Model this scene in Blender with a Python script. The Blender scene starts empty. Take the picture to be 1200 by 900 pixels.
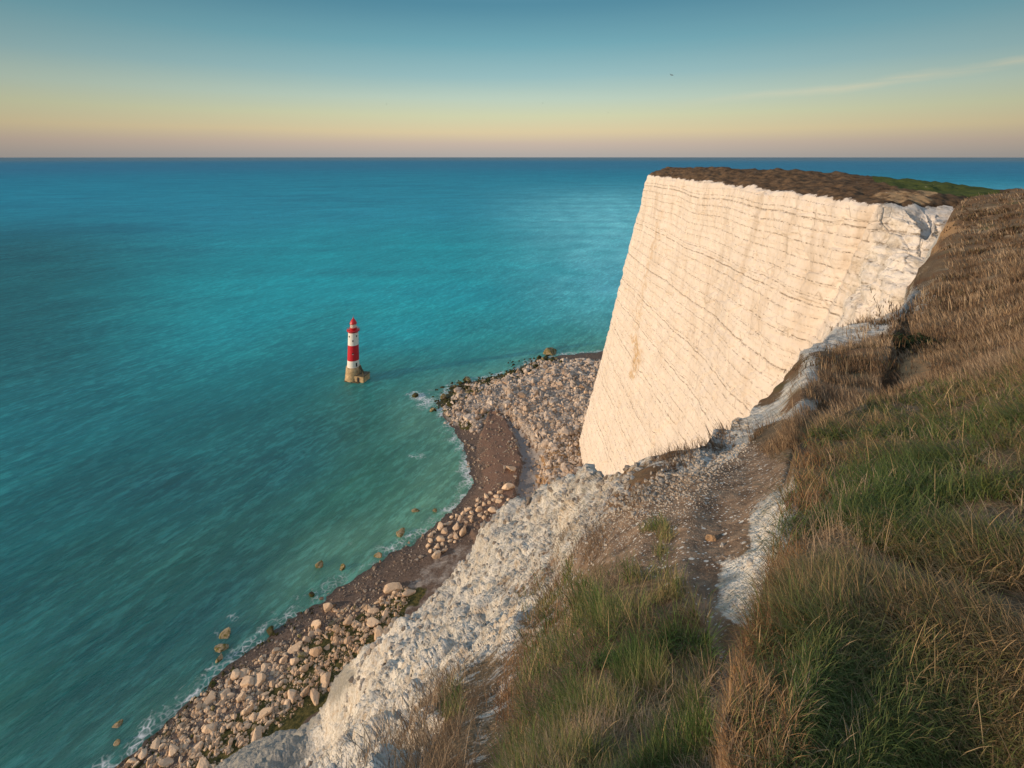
import bpy, math, random
import numpy as np
rng = np.random.default_rng(7); random.seed(7)
R = math.radians
SEA = -158.6                      # the eye is the origin of height; the sea lies 158.6 m below
HZ = 266/600                      # a level camera with a falling (shift) lens: verticals stay vertical
CP, SP = math.cos(math.atan(HZ)), math.sin(math.atan(HZ))
def shear_to_level(P): return np.stack([P[..., 0], P[..., 1]*CP-P[..., 2]*SP, P[..., 2]/CP], -1)   # shears points estimated for a pitched camera about the eye, fitting the level camera
scene = bpy.context.scene
COL = scene.collection

# ------------------------------------------------------------------ image pixel helpers
def ray(u, v):
    x = (u-600)/600; y = (450-v)/600
    return np.array([x, 1., y-HZ])
def at_z(u, v, z):
    d = ray(u, v); return d*(z/d[2])
def at_t(u, v, t): return ray(u, v)*t
def proj(X, Y, Z):
    f = Y; up = Z + Y*HZ
    ok = f > 0.05; fs = np.where(ok, f, 1)
    u = np.where(ok, 600+600*X/fs, np.where(X > 0, 3000, -3000)); v = np.where(ok, 450-600*up/fs, 3000)
    return u, v

# ------------------------------------------------------------------ noise
_perm = rng.permutation(256); _perm = np.concatenate([_perm]*3)
_g = rng.normal(size=(256, 3)); _g /= np.linalg.norm(_g, axis=1)[:, None]
def perlin(x, y, z):
    xi = np.floor(x).astype(np.int64); yi = np.floor(y).astype(np.int64); zi = np.floor(z).astype(np.int64)
    xf, yf, zf = x-xi, y-yi, z-zi
    xi &= 255; yi &= 255; zi &= 255
    w = lambda t: t*t*t*(t*(t*6-15)+10)
    u, v, t = w(xf), w(yf), w(zf)
    out = 0
    for dx in (0, 1):
        for dy in (0, 1):
            for dz in (0, 1):
                g = _g[_perm[_perm[_perm[(xi+dx) & 255]+((yi+dy) & 255)]+((zi+dz) & 255)]]
                n = g[..., 0]*(xf-dx)+g[..., 1]*(yf-dy)+g[..., 2]*(zf-dz)
                out = out + n*(u if dx else 1-u)*(v if dy else 1-v)*(t if dz else 1-t)
    return out*1.5
def cells(x, y, z):               # angular blocks: (height of the nearest cell's tilted facet, distance to its joint)
    xi, yi, zi = (np.floor(a).astype(np.int64) for a in (x, y, z)); b1 = np.full(x.shape, 9.); b2 = b1.copy(); h = np.zeros_like(b1)
    for dx in (-1, 0, 1):
        for dy in (-1, 0, 1):
            for dz in (-1, 0, 1):
                k = _perm[_perm[_perm[(xi+dx) & 255]+((yi+dy) & 255)]+((zi+dz) & 255)]; g = _g[k]*.45+.5
                ex_, ey, ez = xi+dx+g[..., 0]-x, yi+dy+g[..., 1]-y, zi+dz+g[..., 2]-z; d = np.sqrt(ex_**2+ey**2+ez**2)
                gg = _g[(k*7+13) & 255]; hh = gg[..., 0]*.6+(ex_*gg[..., 1]+ey*gg[..., 2])*.9
                n = d < b1; b2 = np.where(n, b1, np.minimum(b2, d)); h = np.where(n, hh, h); b1 = np.where(n, d, b1)
    return h, b2-b1
def sstep(a, b, x):
    t = np.clip((x-a)/(b-a), 0, 1); return t*t*(3-2*t)
def poly_sd(u, v, poly):          # signed distance, positive inside
    P = np.array(poly, float); d = np.full(u.shape, 1e9); ins = np.zeros(u.shape, bool)
    for i in range(len(P)):
        a, b = P[i], P[(i+1) % len(P)]; e = b-a
        t = np.clip(((u-a[0])*e[0]+(v-a[1])*e[1])/(e@e+1e-9), 0, 1)
        d = np.minimum(d, np.hypot(u-a[0]-t*e[0], v-a[1]-t*e[1]))
        c = (a[1] > v) != (b[1] > v)
        ins ^= c & (u < (b[0]-a[0])*(v-a[1])/((b[1]-a[1]) if b[1] != a[1] else 1e-9)+a[0])
    return np.where(ins, d, -d)
def line_d(u, v, pts):
    P = np.array(pts, float); d = np.full(u.shape, 1e9)
    for a, b in zip(P[:-1], P[1:]):
        e = b-a; t = np.clip(((u-a[0])*e[0]+(v-a[1])*e[1])/(e@e+1e-9), 0, 1)
        d = np.minimum(d, np.hypot(u-a[0]-t*e[0], v-a[1]-t*e[1]))
    return d

# ------------------------------------------------------------------ mesh helpers
def mesh_np(name, V, F, mat, smooth=True, attrs=None, cattrs=None):
    me = bpy.data.meshes.new(name); V = np.ascontiguousarray(V, np.float32); F = np.ascontiguousarray(F, np.int32)
    n = F.shape[1]
    me.vertices.add(len(V)); me.vertices.foreach_set('co', V.ravel())
    me.loops.add(F.size); me.loops.foreach_set('vertex_index', F.ravel())
    me.polygons.add(len(F)); me.polygons.foreach_set('loop_start', np.arange(0, F.size, n, dtype=np.int32))
    me.polygons.foreach_set('use_smooth', np.full(len(F), smooth))
    me.update(calc_edges=True)
    for k, a in (attrs or {}).items():
        at = me.attributes.new(k, 'FLOAT', 'POINT'); at.data.foreach_set('value', np.ascontiguousarray(a, np.float32).ravel())
    for k, a in (cattrs or {}).items():
        at = me.attributes.new(k, 'FLOAT_COLOR', 'POINT'); at.data.foreach_set('color', np.ascontiguousarray(a, np.float32).ravel())
    me.materials.append(mat)
    o = bpy.data.objects.new(name, me); COL.objects.link(o); return o
def grid_faces(nr, nc, wrap=False):
    i = np.arange(nr-1)[:, None]; j = np.arange(nc if wrap else nc-1)[None, :]; j2 = (j+1) % nc
    return np.stack([i*nc+j, i*nc+j2, (i+1)*nc+j2, (i+1)*nc+j], -1).reshape(-1, 4)
def grid_normals(P):
    a = np.gradient(P, axis=0); b = np.gradient(P, axis=1); n = np.cross(b, a)
    n /= np.linalg.norm(n, axis=-1, keepdims=True)+1e-9; return n
def tag(o, label=None, cat=None, group=None, kind=None):
    if label: o['label'] = label
    if cat: o['category'] = cat
    if group: o['group'] = group
    if kind: o['kind'] = kind
    return o
def catmull(T, K, X):             # T keys (n), K values (n, ...), X query
    T = np.asarray(T, float); K = np.asarray(K, float); n = len(T)
    m = np.zeros_like(K); d = (K[1:]-K[:-1])/(T[1:]-T[:-1]).reshape(-1, *([1]*(K.ndim-1)))
    m[0], m[-1] = d[0], d[-1]
    # monotone limited slopes: no overshoot at a cliff edge
    a, b = d[:-1], d[1:]
    m[1:-1] = np.where(a*b > 0, 2*a*b/(a+b+np.where(a+b == 0, 1e-12, 0)), 0)
    i = np.clip(np.searchsorted(T, X, 'right')-1, 0, n-2); h = T[i+1]-T[i]; t = (X-T[i])/h
    sh = (-1,)+(1,)*(K.ndim-1); t = t.reshape(sh); h = h.reshape(sh)
    return ((2*t**3-3*t**2+1)*K[i]+(t**3-2*t**2+t)*h*m[i]+(-2*t**3+3*t**2)*K[i+1]+(t**3-t**2)*h*m[i+1])

# ------------------------------------------------------------------ materials
class NT:
    def __init__(s, name, world=False):
        if world: s.m = bpy.data.worlds.new(name); scene.world = s.m
        else: s.m = bpy.data.materials.new(name)
        s.m.use_nodes = True; s.t = s.m.node_tree; s.t.nodes.clear()
        s.out = s.t.nodes.new('ShaderNodeOutputWorld' if world else 'ShaderNodeOutputMaterial')
    def n(s, typ, **kw):
        nd = s.t.nodes.new('ShaderNode'+typ)
        for k, v in kw.items():
            if k.startswith('i_'):
                key = k[2:]; key = int(key) if key.isdigit() else key.replace('_', ' ')
                s.set(nd.inputs[key], v)
            else: setattr(nd, k, v)
        return nd
    def set(s, inp, v):
        if isinstance(v, bpy.types.NodeSocket): s.t.links.new(v, inp)
        elif isinstance(v, bpy.types.Node): s.t.links.new(v.outputs[0], inp)
        else:
            if isinstance(v, (tuple, list)) and len(v) == 3 and inp.type == 'RGBA': v = (*v, 1)
            inp.default_value = v
    def math(s, op, a, b=0.0, c=None, clamp=False):
        nd = s.n('Math', operation=op, use_clamp=clamp); s.set(nd.inputs[0], a); s.set(nd.inputs[1], b)
        if c is not None: s.set(nd.inputs[2], c)
        return nd.outputs[0]
    def mix(s, f, a, b, mode='MIX'):
        nd = s.n('Mix', data_type='RGBA', blend_type=mode, clamp_factor=True)
        s.set(nd.inputs[0], f); s.set(nd.inputs[6], a); s.set(nd.inputs[7], b); return nd.outputs[2]
    def pos(s): return s.n('NewGeometry').outputs['Position']
    def scaled(s, v, sc):
        nd = s.n('VectorMath', operation='MULTIPLY'); s.set(nd.inputs[0], v); nd.inputs[1].default_value = sc; return nd.outputs[0]
    def noise(s, v, scale, detail=4, rough=.55, dist=0):
        nd = s.n('TexNoise', i_Scale=scale, i_Detail=detail, i_Roughness=rough, i_Distortion=dist); s.set(nd.inputs['Vector'], v); return nd.outputs[0]
    def ramp(s, f, stops, interp='LINEAR'):
        nd = s.n('ValToRGB'); cr = nd.color_ramp; cr.interpolation = interp
        while len(cr.elements) < len(stops): cr.elements.new(.5)
        for e, (p, c) in zip(cr.elements, stops):
            e.position = p; e.color = (*c, 1) if isinstance(c, tuple) else (c, c, c, 1)
        s.set(nd.inputs[0], f); return nd.outputs[0]
    def rng_(s, f, a, b, c=0., d=1.):
        nd = s.n('MapRange', clamp=True, i_1=a, i_2=b, i_3=c, i_4=d); s.set(nd.inputs[0], f); return nd.outputs[0]
    def attr(s, name): return s.n('Attribute', attribute_name=name)
    def bump(s, h, strength, dist, normal=None):
        nd = s.n('Bump', i_Distance=dist); s.set(nd.inputs['Strength'], strength); s.set(nd.inputs['Height'], h)
        if normal: s.set(nd.inputs['Normal'], normal)
        return nd.outputs[0]
    def bsdf(s, col, rough=.9, spec=.2, normal=None, **kw):
        b = s.n('BsdfPrincipled'); s.set(b.inputs['Base Color'], col); s.set(b.inputs['Roughness'], rough)
        s.set(b.inputs['Specular IOR Level'], spec)
        for k, v in kw.items(): s.set(b.inputs[k.replace('_', ' ')], v)
        if normal: s.set(b.inputs['Normal'], normal)
        s.t.links.new(b.outputs[0], s.out.inputs[0]); return b

def mat_terrain():
    m = NT('turf_soil_chalk'); p = m.pos()
    n1 = m.noise(p, .5, 5); n2 = m.noise(p, 4, 5, .6); n3 = m.noise(p, 22, 4, .6)
    # chalk: white with blue-grey weathering and ochre earth washed into it
    ch = m.mix(m.rng_(n1, .42, .62), (.82, .775, .69), (.64, .61, .55))
    ch = m.mix(m.rng_(n2, .50, .64, 0, .8), ch, (.37, .35, .29))
    ch = m.mix(m.rng_(m.noise(p, .9, 6, .75), .51, .62, 0, .75), ch, (.50, .38, .25))
    cv = m.n('TexVoronoi', i_Scale=2.2); m.set(cv.inputs['Vector'], p); ch = m.mix(m.rng_(m.n('SeparateColor', i_0=cv.outputs['Color']).outputs[1], .3, 1, 0, .35), ch, (.50, .49, .46))
    ch = m.mix(m.rng_(m.noise(p, 9, 5, .75), .56, .66, 0, .6), ch, (.34, .29, .22))
    # soil with pale pebbles
    so = m.mix(m.rng_(n2, .35, .65), (.15, .10, .068), (.33, .23, .155))
    vo = m.n('TexVoronoi', i_Scale=26.); m.set(vo.inputs['Vector'], p)
    vo2 = m.n('TexVoronoi', i_Scale=9.); m.set(vo2.inputs['Vector'], p)
    pick = m.math('LESS_THAN', m.n('SeparateColor', i_0=vo.outputs['Color']).outputs[0], .3)
    pb = m.math('MULTIPLY', m.math('LESS_THAN', vo.outputs['Distance'], .30), pick)
    pick2 = m.math('LESS_THAN', m.n('SeparateColor', i_0=vo2.outputs['Color']).outputs[0], .22)
    pb2 = m.math('MULTIPLY', m.math('LESS_THAN', vo2.outputs['Distance'], .24), pick2)
    pb = m.math('MAXIMUM', pb, pb2)
    th = m.mix(m.rng_(n3, .35, .65), (.10, .07, .042), (.25, .175, .105))
    th = m.mix(m.rng_(m.noise(p, .35, 5, .7), .46, .56, 0, .85), th, (.17, .095, .05))
    th = m.mix(m.rng_(m.noise(p, .22, 6, .75), .54, .62, 0, .8), th, (.36, .27, .17))
    th = m.mix(m.rng_(m.noise(p, .17, 5, .7), .58, .66, 0, .6), th, (.09, .10, .035))
    oc = m.mix(n3, (.34, .19, .09), (.45, .28, .14))
    ch = m.mix(m.math('MULTIPLY', m.attr('grey').outputs['Fac'], m.rng_(n2, .3, .55, .6, 1)), ch, (.30, .29, .26)); chalk = m.attr('chalk').outputs['Fac']; soil = m.attr('soil').outputs['Fac']; och = m.attr('ochre').outputs['Fac']
    edge = m.math('MULTIPLY', m.math('SUBTRACT', m.noise(p, 2.2, 6, .7), .5), 1.5)
    edge2 = m.math('MULTIPLY', m.math('SUBTRACT', m.noise(p, 9, 4, .7), .5), 1.0)
    jit = m.math('ADD', edge, edge2)
    c = m.mix(m.rng_(m.math('ADD', soil, jit), .4, .6), th, so)
    c = m.mix(m.rng_(m.math('ADD', och, jit), .4, .7), c, oc)
    c = m.mix(m.math('MULTIPLY', pb, m.math('MULTIPLY', soil, m.attr('pebble').outputs['Fac'])), c, (.68, .64, .57))
    cf = m.rng_(m.math('ADD', chalk, jit), .40, .62)
    c = m.mix(cf, c, ch)
    h = m.math('ADD', m.math('MULTIPLY', n3, .25), n2)
    nrm = m.bump(h, .8, .06)
    nrm = m.bump(m.noise(p, 1.1, 7, .65), m.math('ADD', .25, m.math('MULTIPLY', cf, .5)), .9, nrm)
    m.bsdf(c, .95, .1, nrm); return m.m

def mat_cliff():
    m = NT('bedded_chalk'); p = m.pos(); sp = m.n('SeparateXYZ', i_0=p)
    z = m.math('ADD', sp.outputs[2], m.math('MULTIPLY', m.math('SUBTRACT', m.noise(p, .012, 2), .5), 9.))
    z = m.math('ADD', z, m.math('MULTIPLY', m.math('SUBTRACT', m.noise(p, .5, 3), .5), .25))
    def bands(scale, wid, thr, brk, off):
        v = m.n('TexVoronoi', voronoi_dimensions='1D', feature='DISTANCE_TO_EDGE', i_W=m.math('ADD', z, off), i_Scale=scale, i_Randomness=.85).outputs['Distance']
        ln = m.rng_(v, wid*scale*.35, wid*scale, 1, 0)
        b = m.rng_(m.noise(m.scaled(p, (brk, brk, brk*2.5)), 1, 3, .7), thr, thr+.1)
        return m.math('MULTIPLY', ln, b)
    l1 = bands(.26, .20, .47, 1.0, 3.); l2 = bands(.55, .17, .53, 2.0, 50.); l3 = bands(.07, .26, .40, .4, 11.)
    ln = m.math('MAXIMUM', m.math('MAXIMUM', l1, l2), l3)
    base = m.mix(m.rng_(m.noise(p, .12, 5), .4, .65), (.78, .69, .60), (.735, .64, .545))
    base = m.mix(m.rng_(m.noise(m.scaled(p, (.25, .25, 1.3)), 1, 5, .65), .5, .72, 0, .3), base, (.66, .57, .46))
    streak = m.noise(m.scaled(p, (.22, .22, .035)), 1, 4, .6)
    top = m.rng_(sp.outputs[2], -75, -15)
    base = m.mix(m.math('MULTIPLY', m.rng_(streak, .50, .66), m.math('MULTIPLY', top, .6)), base, (.52, .42, .32))
    base = m.mix(m.math('MULTIPLY', m.rng_(m.noise(p, .9, 5, .7), .55, .75), .22), base, (.45, .36, .27))
    base = m.mix(m.math('MULTIPLY', m.rng_(m.noise(m.scaled(p, (.5, .5, .08)), 1, 6, .75), .53, .66), m.rng_(m.noise(p, .06, 3), .42, .58, .05, .5)), base, (.56, .45, .34))
    cv = m.n('TexVoronoi', feature='DISTANCE_TO_EDGE', i_Scale=1.); m.set(cv.inputs['Vector'], m.scaled(p, (.16, .16, .11))); crk = m.math('MULTIPLY', m.rng_(cv.outputs['Distance'], .0, .02, 1, 0), m.rng_(m.noise(p, .3, 4), .5, .6))
    base = m.mix(m.math('MULTIPLY', crk, .5), base, (.36, .28, .2))
    fi = m.attr('fissure').outputs['Fac']
    base = m.mix(m.math('MULTIPLY', fi, m.rng_(m.noise(p, .5, 4), .38, .6)), base, (.56, .40, .24))
    # fallen, weathered chalk of the slump
    sl = m.attr('slump').outputs['Fac']
    wz = m.mix(m.rng_(m.noise(p, .5, 6, .7), .46, .62), (.74, .72, .68), (.40, .38, .33))
    base = m.mix(m.math('MULTIPLY', sl, .6), base, wz)
    base = m.mix(m.math('MULTIPLY', ln, m.rng_(m.noise(p, 2.0, 3), .35, .6, .3, .85)), base, (.16, .115, .075))
    # turf and brown grass on the top
    tf = m.mix(m.rng_(m.noise(p, .5, 6, .7), .35, .65), (.055, .037, .024), (.17, .11, .065))
    tf = m.mix(m.rng_(m.noise(p, .18, 4), .55, .7, 0, .6), tf, (.22, .14, .075))
    gr = m.mix(m.noise(p, .4, 5), (.055, .075, .022), (.09, .11, .035))
    tf = m.mix(m.rng_(m.math('ADD', m.attr('green').outputs['Fac'], m.math('MULTIPLY', m.math('SUBTRACT', m.noise(p, .4, 4), .5), .7)), .4, .6), tf, gr)
    tf = m.mix(m.math('MULTIPLY', m.rng_(m.attr('ochre').outputs['Fac'], .3, .7), m.rng_(m.noise(p, .6, 4), .35, .55)), tf, (.40, .27, .15))
    jit = m.math('MULTIPLY', m.math('SUBTRACT', m.noise(m.scaled(p, (1, 1, .45)), .45, 7, .75), .5), 2.6)
    base = m.mix(m.rng_(m.math('ADD', m.attr('turf').outputs['Fac'], jit), .42, .60), base, tf)
    h = m.math('ADD', m.noise(m.scaled(p, (.5, .5, 1.4)), 1, 8, .75), m.math('MULTIPLY', m.math('ADD', ln, crk), -.25))
    nrm = m.bump(h, .6, .9)
    m.bsdf(base, .95, .1, nrm); return m.m

def mat_beach():
    m = NT('shingle_and_wet_chalk'); p = m.pos()
    ds = m.attr('inland').outputs['Fac']
    sh = m.mix(m.rng_(m.noise(p, 1.2, 6, .7), .35, .65), (.09, .06, .045), (.21, .15, .115))
    gc = m.mix(m.rng_(m.noise(p, .6, 6, .7), .4, .62), (.46, .40, .34), (.25, .21, .18))
    al = m.mix(m.rng_(m.noise(p, .9, 5, .7), .4, .62), (.035, .040, .010), (.15, .12, .035))
    re = m.mix(m.noise(p, .5, 4), (.17, .10, .07), (.25, .155, .11))
    gy = m.mix(m.noise(p, 2, 5), (.20, .18, .17), (.32, .29, .27))
    j = m.math('MULTIPLY', m.math('SUBTRACT', m.noise(p, .25, 6, .7), .5), 1.2)
    def lay(c, name, col): return m.mix(m.rng_(m.math('ADD', m.attr(name).outputs['Fac'], j), .4, .6), c, col)
    c = lay(sh, 'rubbly', gc); c = lay(c, 'ledge', re); c = lay(c, 'channel', gy); c = lay(c, 'algae', al); 
    c = lay(c, 'shade_bank', m.mix(m.noise(p, .3, 4), (.20, .115, .055), (.38, .24, .12)))  # bank's brown shadow and orange sunlit streaks painted into its colour
    wet = m.rng_(ds, .0, 4., .55, 1.)
    c = m.mix(1., c, m.n('CombineColor', i_0=wet, i_1=wet, i_2=wet).outputs[0], 'MULTIPLY')
    h = m.noise(p, 1.6, 8, .75)
    m.bsdf(c, m.rng_(ds, 0, 5, .35, .95), .3, m.bump(h, .8, .5)); return m.m

def mat_rock(name, a, b, moss=None):
    m = NT(name); tc = m.n('TexCoord').outputs['Object']; p = m.pos(); rnd = m.n('ObjectInfo').outputs['Random']
    c = m.mix(m.rng_(m.noise(p, .8, 5, .65), .35, .65), a, b)
    c = m.mix(m.math('MULTIPLY', rnd, .45), c, (a[0]*.62, a[1]*.58, a[2]*.55))
    rn = m.attr('rnd').outputs['Fac']; c = m.mix(m.math('MULTIPLY', rn, rn), c, (a[0]*.34, a[1]*.29, a[2]*.25))
    c = m.mix(m.rng_(m.noise(p, .06, 5, .7), .50, .60, 0, .35), c, (a[0]*.55, a[1]*.42, a[2]*.32))
    if moss: c = m.mix(m.rng_(m.noise(p, .7, 5, .7), .42, .58), c, moss)
    m.bsdf(c, .9, .15, m.bump(m.noise(p, 2.5, 6, .7), .7, .3)); return m.m

def mat_plain(name, col, rough=.7, spec=.3, var=.25, scale=2., bump=0., bd=.02, **kw):
    m = NT(name); p = m.pos(); n = m.noise(p, scale, 5, .65)
    d = tuple(x*(1-var) for x in col); l = tuple(min(1, x*(1+var*.6)) for x in col)
    c = m.mix(m.rng_(n, .3, .7), d, l)
    m.bsdf(c, rough, spec, m.bump(n, bump, bd) if bump else None, **kw); return m.m

def mat_blades(name, rough=.6):
    m = NT(name); c = m.attr('tint').outputs['Color']
    b = m.bsdf(c, rough, .25)
    tr = m.n('BsdfTranslucent'); m.set(tr.inputs[0], c); mx = m.n('MixShader'); mx.inputs[0].default_value = .3
    m.t.links.new(b.outputs[0], mx.inputs[1]); m.t.links.new(tr.outputs[0], mx.inputs[2]); m.t.links.new(mx.outputs[0], m.out.inputs[0])
    return m.m

def mat_sea():
    m = NT('sea_water'); p = m.pos(); sp = m.n('SeparateXYZ', i_0=p)
    sd = m.attr('offshore').outputs['Fac']          # metres from the shore
    body = m.attr('tone').outputs['Color']
    # soft milky drifts of suspended chalk and darker weed beds
    d1 = m.noise(m.scaled(p, (.0045, .012, 1)), 1, 5, .6, .8)
    body = m.mix(m.rng_(d1, .42, .68, 0, .55), body, m.mix(1., body, (1.45, 1.35, 1.28), 'MULTIPLY'))
    d2 = m.noise(m.scaled(p, (.002, .009, 1)), 1, 4, .55, .5)
    body = m.mix(m.rng_(d2, .50, .68, 0, .6), body, m.mix(1., body, (.55, .74, .80), 'MULTIPLY'))
    rot = m.n('VectorRotate', rotation_type='Z_AXIS'); m.set(rot.inputs['Vector'], p); rot.inputs['Angle'].default_value = R(-60)
    rp = rot.outputs[0]
    st = m.noise(m.scaled(rp, (.035, .16, 1)), 1, 5, .7)
    near = m.rng_(sd, 0, 130, 1, .25)
    rp1 = m.noise(m.scaled(rp, (.03, .11, 1)), 1, 8, .78)
    body = m.mix(m.rng_(rp1, .44, .56, .35, 0), body, m.mix(1., body, (.5, .78, .82), 'MULTIPLY'))  # ripple shading painted darker into the body colour
    rpf = m.noise(m.scaled(rp, (.012, .05, 1)), 1, 9, .8)
    rpn = m.noise(m.scaled(rp, (.16, .42, 1)), 1, 4, .6); rpb = m.noise(m.scaled(rp, (.004, .012, 1)), 1, 7, .7)
    nf = m.rng_(m.attr('offshore').outputs['Fac'], 900, 2500, 1, .35)
    rip = m.math('ADD', m.math('MULTIPLY', m.rng_(rpn, .49, .62), m.math('MULTIPLY', nf, .6)), m.math('MULTIPLY', m.math('ADD', m.rng_(rp1, .46, .58), m.rng_(rpf, .46, .56)), .20))
    rip = m.math('MULTIPLY', rip, m.rng_(rpb, .42, .58, .6, 1.1))
    lit = m.mix(1., m.mix(.22, body, (.06, .26, .28)), (1.9, 1.75, 1.65), 'MULTIPLY')  # wave reflections painted as a lighter ripple colour
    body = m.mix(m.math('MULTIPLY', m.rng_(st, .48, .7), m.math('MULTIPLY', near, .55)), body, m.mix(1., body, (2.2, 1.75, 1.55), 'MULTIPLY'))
    # foam
    f1 = m.noise(m.scaled(p, (.13, .13, 1)), 1, 6, .7, 1.)
    f2 = m.n('TexVoronoi', feature='DISTANCE_TO_EDGE', i_Scale=.55)
    dv = m.n('VectorMath', operation='ADD'); m.set(dv.inputs[0], p); m.set(dv.inputs[1], m.n('TexNoise', i_Scale=.35, i_Detail=4.).outputs[1]); m.t.nodes[-1]
    m.set(f2.inputs['Vector'], dv.outputs[0])
    lace = m.rng_(f2.outputs['Distance'], .0, .16, 1, 0)
    foam_at = m.attr('foam').outputs['Fac']
    thr = m.math('SUBTRACT', m.math('ADD', foam_at, m.math('MULTIPLY', m.math('SUBTRACT', f1, .5), 2.2)), .62)
    foam = m.math('MULTIPLY', m.rng_(thr, 0, .35), m.math('ADD', m.math('MULTIPLY', lace, .75), m.rng_(thr, .25, .8, 0, .8)), clamp=True)
    caps = m.math('MULTIPLY', m.rng_(m.noise(m.scaled(rp, (.12, .3, 1)), 1, 6, .7), .73, .80, 0, .5), 1.)
    foam = m.math('MAXIMUM', foam, caps)
    c = body
    w1 = m.noise(m.scaled(rp, (.05, .14, 1)), 1, 6, .65); w2 = m.noise(m.scaled(rp, (.35, .8, 1)), 1, 4, .6)
    w3 = m.noise(m.scaled(rp, (.008, .03, 1)), 1, 3, .6)
    nrm = m.bump(w3, .9, 5.); nrm = m.bump(w1, 1., 2.2, nrm); nrm = m.bump(w2, .8, .35, nrm)
    df = m.n('BsdfPrincipled', subsurface_method='BURLEY'); m.set(df.inputs[0], c); df.inputs['Specular IOR Level'].default_value = 0; df.inputs['Roughness'].default_value = 1
    df.inputs['Subsurface Weight'].default_value = 1.; df.inputs['Subsurface Radius'].default_value = (1., 1., 1.); df.inputs['Subsurface Scale'].default_value = 30.; gl_ = m.n('BsdfGlossy', i_Roughness=.30); m.set(gl_.inputs['Normal'], nrm)
    m.set(df.inputs['Normal'], m.bump(w1, .5, 1.2))
    fr = m.n('Fresnel', i_IOR=1.33); m.set(fr.inputs['Normal'], nrm)
    dd = m.n('BsdfDiffuse'); m.set(dd.inputs[0], lit); m.set(dd.inputs['Normal'], m.bump(w1, .6, 1.5))
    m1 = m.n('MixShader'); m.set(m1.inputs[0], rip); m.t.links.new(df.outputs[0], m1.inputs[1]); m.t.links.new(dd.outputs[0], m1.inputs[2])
    fo = m.n('BsdfDiffuse'); fo.inputs[0].default_value = (.74, .76, .76, 1); m2 = m.n('MixShader'); m.set(m2.inputs[0], foam); m.t.links.new(m1.outputs[0], m2.inputs[1]); m.t.links.new(fo.outputs[0], m2.inputs[2]); df = m2
    fac = m.math('MULTIPLY', m.math('MINIMUM', fr.outputs[0], m.attr('gloss').outputs['Fac']), m.rng_(foam, 0, 1, 1, .1))
    mx = m.n('MixShader'); m.set(mx.inputs[0], fac); m.t.links.new(df.outputs[0], mx.inputs[1]); m.t.links.new(gl_.outputs[0], mx.inputs[2]); m.t.links.new(mx.outputs[0], m.out.inputs[0])
    return m.m

# ------------------------------------------------------------------ world and sun
SUN_EL, SUN_AZ = 12.0, -111.0     # compass-like azimuth from +Y towards +X
w = NT('World', True)
sky = w.n('TexSky'); sky.sky_type = 'NISHITA'; sky.sun_disc = False
sky.sun_elevation = R(SUN_EL); sky.sun_rotation = R(SUN_AZ); sky.air_density = 1.2; sky.dust_density = 1.5
g = w.n('TexCoord').outputs['Generated']; nz = w.n('SeparateXYZ', i_0=g)
wob = w.math('MULTIPLY', w.math('SUBTRACT', w.noise(w.scaled(g, (1.2, 1.2, 14)), 1.4, 4, .55), .5), .012)
el = w.math('ADD', nz.outputs[2], wob)
# rows: z of the view direction -> colour of the evening sky, unseen upper rows brightened for fill (times ten, the background is at 0.1)
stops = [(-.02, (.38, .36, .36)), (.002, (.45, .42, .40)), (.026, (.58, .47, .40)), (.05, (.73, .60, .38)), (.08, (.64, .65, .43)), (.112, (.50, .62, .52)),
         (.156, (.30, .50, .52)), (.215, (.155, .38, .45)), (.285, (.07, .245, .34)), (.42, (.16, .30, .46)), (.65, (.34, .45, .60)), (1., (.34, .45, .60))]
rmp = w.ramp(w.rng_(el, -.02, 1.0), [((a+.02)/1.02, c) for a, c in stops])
wisp = w.noise(w.scaled(g, (2.2, 2.2, 34)), 1.3, 6, .65, .4)
st0 = w.math('SUBTRACT', w.math('SUBTRACT', nz.outputs[2], w.math('MULTIPLY', w.math('SUBTRACT', nz.outputs[0], .444), .09)), w.math('ADD', .108, w.math('MULTIPLY', w.math('SUBTRACT', w.noise(g, 5, 3), .5), .03)))
streak = w.math('MULTIPLY', w.math('MULTIPLY', w.rng_(w.math('ABSOLUTE', st0), 0, .010, .5, 0), w.rng_(wisp, .3, .55)), w.math('MULTIPLY', w.rng_(nz.outputs[0], .3, .6), w.rng_(nz.outputs[1], 0, .3)))
wf = w.math('MAXIMUM', streak, 0.0)
wf0 = w.math('MULTIPLY', w.rng_(wisp, .52, .78, 0, .35), w.math('MULTIPLY', w.rng_(nz.outputs[0], .25, .65), w.rng_(el, .07, .11)))
rmp = w.mix(wf, rmp, (.86, .74, .50))
side = w.math('SUBTRACT', 1.02, w.math('MULTIPLY', w.math('MULTIPLY', nz.outputs[0], nz.outputs[0]), .62))  # darkens the sky towards both sides, standing in for lens vignetting
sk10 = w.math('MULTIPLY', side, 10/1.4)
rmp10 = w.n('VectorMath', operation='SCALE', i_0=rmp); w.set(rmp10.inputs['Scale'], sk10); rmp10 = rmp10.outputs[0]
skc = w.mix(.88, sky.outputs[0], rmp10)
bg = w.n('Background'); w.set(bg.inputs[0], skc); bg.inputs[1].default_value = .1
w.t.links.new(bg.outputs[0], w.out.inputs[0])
sl = bpy.data.lights.new('sun', 'SUN'); sl.energy = 3.0; sl.angle = R(1.2); sl.color = (1, .75, .52)
so = bpy.data.objects.new('sun', sl); COL.objects.link(so)
from mathutils import Vector
sd_ = Vector((math.sin(R(SUN_AZ))*math.cos(R(SUN_EL)), math.cos(R(SUN_AZ))*math.cos(R(SUN_EL)), math.sin(R(SUN_EL))))
so.rotation_euler = sd_.to_track_quat('Z', 'Y').to_euler()

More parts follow.
